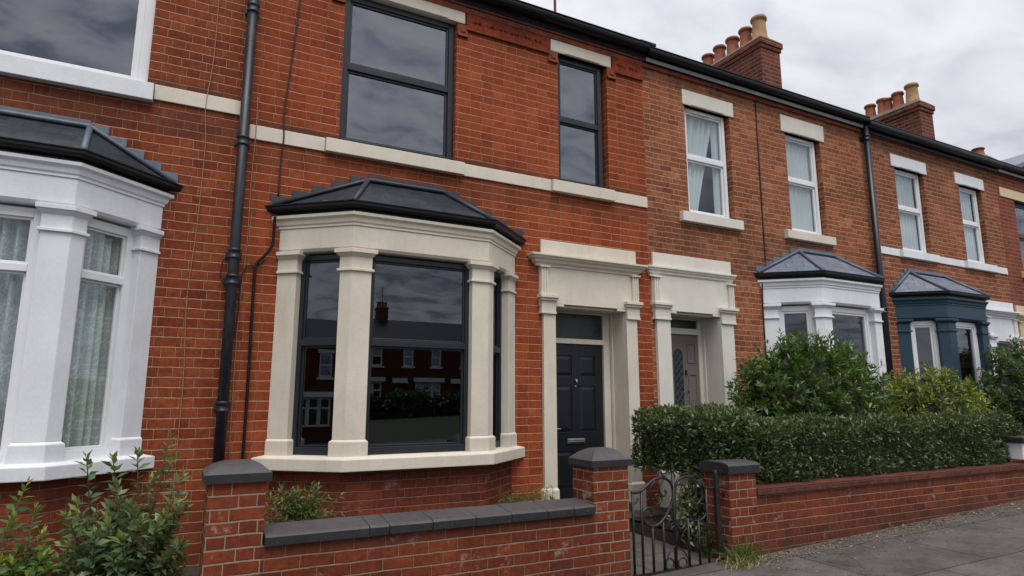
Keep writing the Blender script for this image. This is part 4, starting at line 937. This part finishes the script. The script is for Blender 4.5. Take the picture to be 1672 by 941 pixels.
# ------------------------------------------------------------------ GROUND
def sheet(name, mat, poly, thick=.0, kind='structure'):
    m = MB()
    if thick: 
        n = len(poly); V = list(poly) + [(x, y, z - thick) for x, y, z in poly]
        m.add(V, [tuple(range(n)), tuple(range(2 * n - 1, n - 1, -1))] + [(i, (i + 1) % n, n + (i + 1) % n, n + i) for i in range(n)])
    else: m.add(poly, [tuple(range(len(poly)))])
    o = m.build(name, mat); o['kind'] = kind; return o
def strip(name, mat, y0, y1, dz, x0=-60, x1=70, thick=0.0):
    return sheet(name, mat, [(x0, y0, GZ(x0) + dz), (x1, y0, GZ(x1) + dz), (x1, y1, GZ(x1) + dz), (x0, y1, GZ(x0) + dz)], thick)
strip('ground', M['grass_g'], -220, 60, -.30, -220, 220)
strip('pavement', M['pave'], -4.6, -1.9, 0, thick=.2)
strip('kerb', M['kerb'], -4.75, -4.605, .003, thick=.25)
strip('road', M['road'], -12.5, -4.75, -.12)
strip('opposite_kerb', M['kerb'], -12.65, -12.5, .003, thick=.25)
strip('opposite_pavement', M['pave'], -15.2, -12.66, 0, thick=.2)
sheet('garden_path', M['pathtile'], [(3.5, -1.9, -.012), (4.66, -1.9, .005), (4.66, -.42, .03), (3.5, -.42, .03)], .1)
m = MB(); m.prism([(3.7, -.42), (5.3, -.42), (5.3, .02), (3.7, .02)], -.1, .17); m.prism([(3.98, -.06), (5.04, -.06), (5.04, .36), (3.98, .36)], .17, .262)
st = m.build('doorstep', M['pathtile'], None, bevel=.01); st['kind'] = 'structure'
def soil_patch(x0, x1, y0, y1, z, dz=.03):
    m = MB(); nx, ny = 30, 14; V = []
    for j in range(ny + 1):
        for i in range(nx + 1):
            x = x0 + (x1 - x0) * i / nx; y = y0 + (y1 - y0) * j / ny
            V.append((x, y, z + dz * (math.sin(x * 5 + y * 3) * .4 + random.uniform(-.5, .5))))
    m.add(V, [(j * (nx + 1) + i, j * (nx + 1) + i + 1, (j + 1) * (nx + 1) + i + 1, (j + 1) * (nx + 1) + i) for j in range(ny) for i in range(nx)], True)
    m.prism([(x0 + .002, y0 + .002), (x1 - .002, y0 + .002), (x1 - .002, y1 - .002), (x0 + .002, y1 - .002)], z - .5, z - dz * .75)
    o = m.build('soil', M['soil']); o['kind'] = 'structure'
soil_patch(.45, 3.5, -1.78, .05, .25); soil_patch(-5.4, .45, -1.95, .05, .05); soil_patch(4.665, 10.3, -1.70, .02, .16); soil_patch(10.4, 19.6, -1.78, .05, .3)

# ------------------------------------------------------------------ PLANTS
def seg_tube(mb, pts, r0, r1, k=6):
    n = len(pts); mb.tube(pts, [r0 + (r1 - r0) * i / (n - 1) for i in range(n)], k)
# clipped hedge: an L of two clipped boxes
hg = thing('hedge', 'long clipped dark green hedge along the right-hand brick wall', 'hedge', (7, -1.5, .3))
def hedge_pts(n, b, rough=.12):
    x0, x1, y0, y1, z0, z1 = b; A = [(x1 - x0) * (z1 - z0)] * 2 + [(y1 - y0) * (z1 - z0)] * 2 + [(x1 - x0) * (y1 - y0) * 1.2]
    w = np.array(A); f = rng.choice(5, n, p=w / w.sum()); a = rng.random(n); c = rng.random(n)
    P = np.empty((n, 3)); Nn = np.zeros((n, 3))
    X = x0 + (x1 - x0) * a; Y = y0 + (y1 - y0) * c; Zz = z0 + (z1 - z0) * c; Y2 = y0 + (y1 - y0) * a
    for k in range(5):
        q = f == k
        if k == 0: P[q] = np.stack([X, np.full(n, y0), Zz], 1)[q]; Nn[q] = (0, -1, 0)
        if k == 1: P[q] = np.stack([X, np.full(n, y1), Zz], 1)[q]; Nn[q] = (0, 1, 0)
        if k == 2: P[q] = np.stack([np.full(n, x0), Y2, Zz], 1)[q]; Nn[q] = (-1, 0, 0)
        if k == 3: P[q] = np.stack([np.full(n, x1), Y2, Zz], 1)[q]; Nn[q] = (1, 0, 0)
        if k == 4: P[q] = np.stack([X, Y, np.full(n, z1)], 1)[q]; Nn[q] = (0, 0, 1)
    # round the edges: pull points towards a superellipsoid
    c0 = np.array([(x0 + x1) / 2, (y0 + y1) / 2, (z0 + z1) / 2]); hf = np.array([(x1 - x0) / 2, (y1 - y0) / 2, (z1 - z0) / 2])
    e = np.abs(P - c0); rad = .17; over = np.maximum(e - (hf - rad), 0); ln = np.linalg.norm(over, axis=1, keepdims=True)
    sc = np.where(ln > rad, rad / np.maximum(ln, 1e-9), 1); e2 = np.minimum(e, hf - rad) + over * sc
    P = c0 + np.sign(P - c0) * e2
    g = np.sin(P[:, 0] * 5.1 + 1.3 * P[:, 2] * 4) * .5 + np.sin(P[:, 0] * 11.7 - P[:, 2] * 9 + 2) * .35 + np.sin(P[:, 2] * 13 + P[:, 1] * 8) * .3
    dep = rng.exponential(.035, n)
    P = P + Nn * (g * rough * .5 - dep + .02)[:, None]
    return P, Nn, dep
hb = [((5.02, 10.42, -1.82, -1.10, .58, 1.245), 30000), ((4.70, 5.65, -1.72, -.42, .66, 1.345), 10000)]
Ps, Ns, Ds = [], [], []
for b, n in hb:
    p, q, d = hedge_pts(n, b); Ps.append(p); Ns.append(q); Ds.append(d)
P = np.vstack(Ps); Nn = np.vstack(Ns); dep = np.concatenate(Ds)
D = norm(Nn * .55 + np.array([0, 0, .45]) + rng.normal(0, .6, P.shape))
# young sprigs that have outgrown the last clipping
for k in range(170):
    x0_, y0_ = (rng.uniform(5.0, 10.3), rng.uniform(-1.80, -1.15)) if k < 120 else (rng.uniform(4.75, 5.55), rng.uniform(-1.6, -.5))
    zt_ = 1.22 if k < 120 else 1.32; hh_ = rng.uniform(.02, .07); m_ = 9; q_ = np.linspace(0, 1, m_); a_ = q_ * 15
    P = np.vstack([P, np.stack([x0_ + .03 * q_ * np.sin(k), y0_ + 0 * q_, zt_ + hh_ * q_], 1)])
    D = np.vstack([D, np.stack([np.cos(a_), np.sin(a_), .6 + 0 * q_], 1)]); dep = np.concatenate([dep, np.zeros(m_)])
# a bare patch low at the left end where twigs show through
keep = ~((P[:, 0] < 5.6) & (P[:, 2] < .75 + .1 * np.sin(P[:, 0] * 9)) & (rng.random(len(P)) < .45))
P, D, dep = P[keep], D[keep], dep[keep]
tipv = np.where((dep < .02) & (P[:, 2] > 1.15), rng.random(len(P)) * .35, 0)
leaves('foliage', P, D, rng.uniform(.030, .075, len(P)), rng.uniform(.016, .033, len(P)), M['leaf_hedge'], hg, tipv, kind='stuff')
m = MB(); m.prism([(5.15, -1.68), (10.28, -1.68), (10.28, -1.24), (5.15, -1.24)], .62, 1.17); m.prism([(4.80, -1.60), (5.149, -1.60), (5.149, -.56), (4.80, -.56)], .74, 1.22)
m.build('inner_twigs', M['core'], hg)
for k in range(14):
    x = random.uniform(4.85, 10.2); y = random.uniform(-1.6, -1.3); pts = [(x, y, .1)]
    for j in range(4): pts.append((pts[-1][0] + random.uniform(-.06, .06), pts[-1][1] + random.uniform(-.06, .05), pts[-1][2] + .17))
    m = MB(); seg_tube(m, pts, .014, .006); m.build('stem', M['bark'], hg)

def shrub(name, label, cat, c, rad, z0, z1, nshoot, leaf, mat, LL, WW, per=14, tipamt=.5, core=.62, seed=1, stem='bark', lobes=4, splay=.8, curl=.15):
    """Dome of leafy shoots on arching stems; leaves spiral round each shoot and crowd at its end."""
    r = np.random.default_rng(seed)
    t = thing(name, label, cat, (c[0], c[1], z0))
    cz = z0 + (z1 - z0) * .45
    lb = norm(r.normal(0, 1, (lobes, 3))); la = r.uniform(.08, .25, lobes)
    P, D, L, Wd, T = [], [], [], [], []
    mb = MB()
    k = 0
    while k < nshoot:
        d = r.normal(0, 1, 3); d /= np.linalg.norm(d)
        if d[2] < -.55: continue
        s = 1 + sum(a * max(0, d @ l) ** 3 for l, a in zip(lb, la)) - .12 + r.normal(0, .07)
        if r.random() < .35: s *= r.uniform(.6, .95)
        hz = (z1 - cz) if d[2] > 0 else (cz - z0)
        e = np.array([c[0] + rad[0] * d[0] * s, c[1] + rad[1] * d[1] * s, cz + hz * d[2] * s])
        ax = norm(np.array([d[0] * splay, d[1] * splay, d[2] * .6 + .6]) + r.normal(0, .25, 3))
        ln = r.uniform(.16, .34) * LL[1] / .08
        b = e - ax * ln
        if k % 3 == 0:
            a0 = Vector((c[0] + r.normal(0, .08), c[1] + r.normal(0, .08), z0)); bb = Vector(b); mid = a0.lerp(bb, .55) + Vector((0, 0, .12 * (z1 - z0)))
            seg_tube(mb, smooth_curve([a0, mid, bb, Vector(e)], 3), .012, .003, 5)
        n = per; q = np.sort(r.random(n) ** .7); ph = np.arange(n) * 2.4 + r.random() * 6
        u = np.cross(ax, [0.3, 0.2, 1]); u /= np.linalg.norm(u); v = np.cross(ax, u)
        for i in range(n):
            o = u * math.cos(ph[i]) + v * math.sin(ph[i])
            lean = .35 + .9 * q[i] ** 3
            dd = o + ax * lean + np.array([0, 0, .1]) + r.normal(0, .15, 3)
            P.append(b + ax * ln * q[i]); D.append(dd); sc = r.uniform(LL[0], LL[1]) * (1 - .35 * q[i] ** 4)
            L.append(sc); Wd.append(sc * r.uniform(WW[0], WW[1])); T.append(max(0, q[i] - .72) / .28 * tipamt * r.random() * (1 if d[2] > -.1 else .3))
        k += 1
    leaves('foliage', P, D, L, Wd, mat, t, T, curl=curl, kind='stuff')
    mb.build('stem', M[stem], t)
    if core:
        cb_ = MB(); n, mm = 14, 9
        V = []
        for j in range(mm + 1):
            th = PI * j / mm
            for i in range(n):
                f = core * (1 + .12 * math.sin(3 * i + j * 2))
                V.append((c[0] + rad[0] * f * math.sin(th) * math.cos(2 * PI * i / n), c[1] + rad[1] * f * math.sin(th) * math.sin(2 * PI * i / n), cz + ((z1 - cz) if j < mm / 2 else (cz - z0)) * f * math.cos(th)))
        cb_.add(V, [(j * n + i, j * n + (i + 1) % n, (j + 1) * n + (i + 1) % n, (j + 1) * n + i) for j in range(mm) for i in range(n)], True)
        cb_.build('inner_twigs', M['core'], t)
    return t
shrub('shrub', 'large glossy dark green shrub in front of the white bay, left of the golden one', 'shrub', (7.15, -.98), (1.30, .58), .3, 2.42, 1100, 0, M['leaf_dark'], (.085, .140), (.28, .37), 17, .55, .74, 3)
shrub('shrub', 'low golden green shrub below the teal bay, between two darker shrubs', 'shrub', (9.85, -1.0), (1.40, .5), .3, 2.0, 820, 0, M['leaf_gold'], (.075, .120), (.28, .38), 15, .8, .72, 5)
shrub('shrub', 'dark green shrub at the right edge in front of the white doorcase', 'shrub', (13.2, -.95), (1.75, .6), .3, 2.55, 900, 0, M['leaf_mid'], (.07, .12), (.4, .55), 13, .2, .74, 8)
shrub('shrub', 'small variegated shrub with a yellow sprig behind the iron gate', 'shrub', (4.80, -1.35), (.27, .24), .08, .72, 90, 0, M['leaf_var'], (.05, .085), (.35, .5), 11, .4, 0, 12)
# yellow sprig over it
sp = thing('seedling', 'upright orange yellow sprig of new leaves between gate and pillar', 'plant', (4.72, -1.4, .1))
m = MB(); pts = [(4.75, -1.36, .1), (4.74, -1.38, .5), (4.72, -1.42, .86)]; seg_tube(m, smooth_curve(pts, 4), .006, .003); m.build('stem', M['stem_green'], sp)
n = 22; q = np.linspace(.6, 1, n); Pq = np.array([(4.745 - .025 * t, -1.37 - .05 * t, .1 + .76 * t) for t in q]); ph = np.arange(n) * 2.4
leaves('leaf', Pq, np.stack([np.cos(ph), np.sin(ph), np.full(n, .55)], 1), .06, .018, M['leaf_var'], sp, np.full(n, .9))

# open twiggy shrub, left foreground
def whorl_plant(name, label, cat, base, tips, mat, LL, ww, seed, per=26, start=.35, stem_r=.009, tipc=.5, stem_m='bark', extra=0):
    r = np.random.default_rng(seed); t = thing(name, label, cat, base)
    m = MB(); P, D, L, W, T = [], [], [], [], []
    for tp in tips:
        a = Vector(base) + Vector((r.normal(0, .03), r.normal(0, .03), 0)); b = Vector(tp)
        mid = a.lerp(b, .5) + Vector((r.normal(0, .04), r.normal(0, .04), .05 + .08 * r.random()))
        c = smooth_curve([a, mid, b], 8); seg_tube(m, c, stem_r, .0025)
        n = len(c)
        for i in range(per):
            q = start + (1 - start) * (i + r.random()) / per; f = q * (n - 1); k = min(int(f), n - 2)
            p = c[k].lerp(c[k + 1], f - k); ax = np.array((c[min(k + 1, n - 1)] - c[k]).normalized()); ph = i * 2.4 + r.random() * .5
            u = np.cross(ax, [.2, .9, .1]); u /= np.linalg.norm(u); v = np.cross(ax, u)
            o = u * math.cos(ph) + v * math.sin(ph)
            P.append(np.array(p)); D.append(o * (1.1 - .5 * max(0, q - .8) / .2) + ax * (.35 + 1.2 * max(0, q - .85) / .15) + np.array([0, 0, .12]))
            s = r.uniform(*LL) * (1 if q < .93 else .75); L.append(s); W.append(s * r.uniform(*ww)); T.append(tipc * max(0, q - .85) / .15)
    m.build('stem', M[stem_m], t); leaves('foliage', P, D, L, W, mat, t, T, curl=.18, kind='stuff')
    return t
r_ = np.random.default_rng(4)
tl = [(-.47, -1.5, 1.13), (-.33, -1.42, 1.12), (-.19, -1.45, 1.15), (-.0, -1.36, 1.25), (.04, -1.34, 1.10), (.10, -1.42, .98), (-.09, -1.3, .95), (-.30, -1.3, .93), (-.55, -1.5, .78), (.14, -1.5, .78), (.05, -1.65, .86), (-.12, -1.7, .75), (-.36, -1.7, .70), (-.50, -1.62, .62), (.12, -1.7, .6), (.02, -1.72, .5), (-.25, -1.75, .55), (-.15, -1.78, .42), (-.60, -1.6, .5), (-.42, -1.78, .42), (.13, -1.6, .45)]
tl += [(r_.uniform(-.6, .15), r_.uniform(-1.8, -1.25), r_.uniform(.25, .85)) for _ in range(52)]
whorl_plant('shrub', 'open twiggy shrub with blue green leaves left of the front brick pillar', 'shrub', (-.17, -1.5, -.1), tl, M['leaf_blue'], (.055, .10), (.38, .5), 21, 40, .32, .008, .6)
tl = [(-.76, -1.5, .99), (-.70, -1.55, .84), (-.80, -1.55, .80), (-.64, -1.6, .70), (-.92, -1.65, .62), (-.78, -1.7, .58), (-.66, -1.7, .5), (-.98, -1.6, .5), (-.84, -1.75, .45)] + [(r_.uniform(-1.25, -.55), r_.uniform(-1.85, -1.4), r_.uniform(.25, .62)) for _ in range(48)]
whorl_plant('shrub', 'leafy shrub with a tall light green shoot at the lower left corner', 'shrub', (-.82, -1.6, -.1), tl, M['leaf_young'], (.055, .095), (.38, .5), 22, 38, .32, .006, .8, 'stem_green')
# weeds against the bay
def weed(label, base, n, spread, hgt, mat, seed, LL=(.02, .045), ww=(.25, .4)):
    r = np.random.default_rng(seed)
    tips = [(base[0] + r.normal(0, spread), base[1] + r.normal(0, spread * .4), base[2] + hgt * r.uniform(.35, 1)) for _ in range(n)]
    return whorl_plant('weed', label, 'plant', base, tips, mat, LL, ww, seed, 26, .15, .003, .35, 'stem_green')
weed('bushy green weed at the foot of the cream bay beside the left pillar', (.95, -1.15, .26), 90, .17, .58, M['leaf_weed'], 31, (.03, .055), (.28, .42))
weed('thin reddish weed at the corner of the bay and the door wall', (3.28, -.4, .25), 26, .15, .34, M['leaf_weed'], 32, (.04, .09), (.08, .14))
weed('small grey green weed against the foot of the left door pilaster', (3.72, -.28, .22), 10, .06, .36, M['leaf_blue'], 33, (.03, .05), (.2, .3))
weed('low weed clump at the foot of the gatepost behind the gate', (4.62, -1.7, 0), 16, .08, .34, M['leaf_mid'], 34)
def tuft(label, base, n, spread, ht, mat, seed):
    r = np.random.default_rng(seed); P = np.array(base) + np.stack([r.normal(0, spread, n), r.normal(0, spread * .6, n), np.zeros(n)], 1)
    D = np.stack([r.normal(0, .55, n), r.normal(0, .55, n), np.ones(n)], 1)
    o = leaves('grass_tuft', P, D, r.uniform(ht * .4, ht, n), .009, mat, None, None, up=.2, curl=.45); tag(o, label, 'grass tuft', None, 'stuff'); return o
tuft('green and straw coloured grass tuft at the foot of the right gate pillar', (4.72, -2.06, GZ(4.7) - .01), 150, .075, .26, M['leaf_weed'], 41)
tuft('dry straw grass spilling onto the pavement beside the gate', (4.60, -2.14, GZ(4.6) - .01), 130, .12, .15, M['straw'], 42)
# fallen leaves and grit along the wall foot
n = 3000; r = np.random.default_rng(50); x = r.uniform(4.7, 11, n); y = -1.99 - r.exponential(.15, n) - .01
P = np.stack([x, y, GZ(x) + .004 + r.random(n) * .006], 1); a = r.random(n) * 6.28
D = np.stack([np.cos(a), np.sin(a), r.normal(0, .12, n)], 1); L = r.uniform(.010, .028, n) * np.where(r.random(n) < .05, 2.0, 1)
lf = leaves('fallen_leaves', P, D, L, L * .6, M['litter'], None, None, up=2.0, curl=.1); lf['kind'] = 'stuff'; tag(lf, 'fallen leaves and grit scattered along the foot of the brick wall', 'leaf litter')

# ------------------------------------------------------------------ ACROSS THE STREET (seen mirrored in the glass)
def opposite_house(x0, label):
    x1 = x0 + 5.2; h = thing('terraced_house', label, 'house', (x0 + 2.6, 0, 0), 'terraced houses across the street')
    m = MB(); m.wall(WALL, x0, x1, -.8, 6.3, [(x0 + .7, x0 + 1.6, 4.1, 5.7), (x0 + 3.2, x0 + 4.1, 4.1, 5.7), (x0 + .7, x0 + 3.0, .9, 2.8), (x0 + 3.9, x0 + 4.8, .2, 2.7)], .25)
    m.quad((x0 + .01, 9, -.8), (x0 + .01, 0, -.8), (x0 + .01, 0, 6.3), (x0 + .01, 9, 6.3)); m.quad((x1 - .01, 0, -.8), (x1 - .01, 9, -.8), (x1 - .01, 9, 6.3), (x1 - .01, 0, 6.3))
    m.build('wall', M['brick_opp'], h, recalc=False)
    r = MB(); P = [(x, y, z) for x in (x0, x1) for y, z in ((-.2, 6.2), (4.5, 8.5), (9.2, 6.2))]; r.add(P, [(0, 1, 4, 3), (1, 2, 5, 4), (2, 0, 3, 5), (2, 1, 0), (3, 4, 5)]); r.build('roof', M['slate'], h)
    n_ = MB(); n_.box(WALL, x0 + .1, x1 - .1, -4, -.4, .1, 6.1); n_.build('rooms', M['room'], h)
    for a in (x0 + .7, x0 + 3.2):
        sash(h, WALL, a, a + .9, 4.1, 5.7, .06, M['pvc'], M['glass_up'], 4.9, b=.08); sill(h, M['white'], a - .15, a + 1.05, 3.95, 4.1); lintel(h, M['white'], a - .12, a + 1.02, 5.7, 5.95, a, a + .9)
    for k in range(3): sash(h, WALL, x0 + .72 + k * .76, x0 + 1.46 + k * .76, .92, 2.78, .02, M['pvc'], M['glass_up'], 2.1, b=.08)
    stone(h, 'bay_entablature', M['white'], x0 + .5, x0 + 3.2, 2.8, 3.15, .35)
    stone(h, 'door_surround', M['white'], x0 + 3.7, x0 + 5.0, 2.7, 3.1, .12); d = panel_door(h, WALL, x0 + 3.92, x0 + 4.78, .2, 2.68, .2, M['navy_door'], [(.4, 1.0), (1.2, 2.3)])
    c = chimney(h, x0 + 4.4, x0 + 5.3, 3.9, 5.0, 7.6, 9.6, 4)
    for x in (4.5, 4.75, 5.0, 5.2): pot(c, x0 + x, 4.45, 9.6, .5, .12, M['pot'])
    ae = MB(); ae.tube([(x0 + 4.9, 4.2, 9.4), (x0 + 4.9, 4.2, 11.4)], .03, 6)
    for k in range(5): ae.tube([(x0 + 4.5 + .02 * k, 4.2, 10.5 + .2 * k), (x0 + 5.3 - .02 * k, 4.2, 10.5 + .2 * k)], .018, 5)
    ae.build('aerial', M['cable'], h)
    return h
op = opposite_house(0, 'terraced house on the far side of the street, seen mirrored in the dark bay glass')
OY = -46.0
for i, k in enumerate((2.1, 1.1, 3.1, 4.1)):
    o = op if i == 0 else copy_tree(op, None, ('chimney', 'aerial'))
    o.rotation_euler = (0, 0, PI); o.location = (k * 5.2 + 7.4, OY, .1)
ho = thing('hedge', 'dark hedge across the street, seen mirrored low in the bay glass', 'hedge', (18, OY + 5, 0))
n = 9000; r = np.random.default_rng(77); x = r.uniform(10, 30, n); ht = 1.9 + .35 * np.sin(x * 1.3) + .2 * np.sin(x * 3.1)
P = np.stack([x, OY + 5 + r.normal(0, .5, n), r.random(n) ** .7 * ht], 1)
leaves('foliage', P, norm(r.normal(0, 1, (n, 3)) + np.array([0, .6, .4])), .28, .16, M['leaf_hedge'], ho, kind='stuff')
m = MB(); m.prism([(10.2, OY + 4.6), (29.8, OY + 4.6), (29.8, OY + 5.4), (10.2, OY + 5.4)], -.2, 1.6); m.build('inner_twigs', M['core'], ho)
for i in range(4):
    o = copy_tree(op, None, ('chimney', 'aerial')); o.rotation_euler = (0, 0, PI / 2); o.location = (-34.0, -12.0 - i * 5.2, -1.2)

# ------------------------------------------------------------------ SKY, SUN, CAMERA
w = bpy.data.worlds.new('World'); scn.world = w; w.use_nodes = True; nt = w.node_tree; nt.nodes.clear()
SUN_EL, SUN_AZ = math.radians(63), math.radians(192)      # azimuth clockwise from +Y
sky = nd(nt, 'ShaderNodeTexSky', sky_type='NISHITA', sun_disc=False, sun_elevation=SUN_EL, sun_rotation=SUN_AZ)
bg1 = nd(nt, 'ShaderNodeBackground', {'Color': sky.outputs[0], 'Strength': .05})
gen = nd(nt, 'ShaderNodeTexCoord').outputs['Generated']
sx = nd(nt, 'ShaderNodeSeparateXYZ', {0: gen})
zz = mth(nt, 'ADD', mth(nt, 'MAXIMUM', sx.outputs[2], 0.0), .22)
pv = nd(nt, 'ShaderNodeCombineXYZ', {0: mth(nt, 'DIVIDE', sx.outputs[0], zz), 1: mth(nt, 'DIVIDE', sx.outputs[1], zz), 2: 0.0}).outputs[0]
mp = nd(nt, 'ShaderNodeMapping', {'Vector': pv, 'Rotation': (0, 0, .5), 'Scale': (1.0, 1.5, 1.0), 'Location': (3.1, 1.7, 0)})
c1 = noise(nt, mp.outputs[0], 1.3, 6, .5, .6); c2 = noise(nt, mp.outputs[0], 4.6, 5, .5, .4)
cc = mth(nt, 'ADD', mth(nt, 'MULTIPLY', c1.outputs[0], .52), mth(nt, 'MULTIPLY', c2.outputs[0], .48))
back = nd(nt, 'ShaderNodeMapRange', {'Value': sx.outputs[1], 'From Min': .25, 'From Max': -.35}).outputs[0]   # more broken cloud to the south
c3 = noise(nt, mp.outputs[0], 7.5, 5, .52, .5)
calm = mth(nt, 'ADD', mth(nt, 'MULTIPLY', mth(nt, 'SUBTRACT', cc, .5), .62), .515)
wild = mth(nt, 'ADD', mth(nt, 'ADD', mth(nt, 'MULTIPLY', mth(nt, 'SUBTRACT', cc, .5), .8), .5), mth(nt, 'MULTIPLY', mth(nt, 'SUBTRACT', c3.outputs[0], .5), .75))
cc = mth(nt, 'ADD', mth(nt, 'MULTIPLY', calm, mth(nt, 'SUBTRACT', 1.0, back)), mth(nt, 'MULTIPLY', wild, back))
ccol = ramp(nt, cc, [(.36, (.40, .43, .51)), (.45, (.66, .69, .76)), (.53, (.84, .855, .89)), (.62, (.96, .96, .97))])
lift = mth(nt, 'ADD', mth(nt, 'MULTIPLY', mth(nt, 'POWER', mth(nt, 'MAXIMUM', sx.outputs[2], 0.0), 2.0), .28), .50)
bg2 = nd(nt, 'ShaderNodeBackground', {'Color': ccol, 'Strength': lift})
mx = nd(nt, 'ShaderNodeMixShader', {0: .93, 1: bg1.outputs[0], 2: bg2.outputs[0]})
o = nt.nodes.new('ShaderNodeOutputWorld'); nt.links.new(mx.outputs[0], o.inputs[0])
sl = bpy.data.lights.new('sun', 'SUN'); sl.energy = 1.5; sl.angle = math.radians(42); sl.color = (1, .965, .92)
so = bpy.data.objects.new('sun', sl); COL.objects.link(so)
d = Vector((math.sin(SUN_AZ) * math.cos(SUN_EL), math.cos(SUN_AZ) * math.cos(SUN_EL), math.sin(SUN_EL)))
so.rotation_euler = d.to_track_quat('Z', 'Y').to_euler(); so.location = d * 40
cam = bpy.data.cameras.new('camera'); co = bpy.data.objects.new('camera', cam); COL.objects.link(co)
cam.sensor_width = 36; cam.lens = 1036 / 1672 * 36; cam.clip_end = 800; cam.clip_start = .05
co.location = (0, -6.5, 1.5)
yaw, pit = math.radians(27.68), math.radians(9.91)
fw = Vector((math.sin(yaw) * math.cos(pit), math.cos(yaw) * math.cos(pit), math.sin(pit)))
co.rotation_euler = fw.to_track_quat('-Z', 'Y').to_euler()
scn.camera = co
scn.view_settings.view_transform = 'Standard'; scn.view_settings.look = 'None'; scn.view_settings.exposure = .9; scn.view_settings.gamma = 1
scn.view_settings.use_curve_mapping = False
scn.render.engine = 'CYCLES'; scn.cycles.max_bounces = 8; scn.cycles.transparent_max_bounces = 16; scn.cycles.use_denoising = True
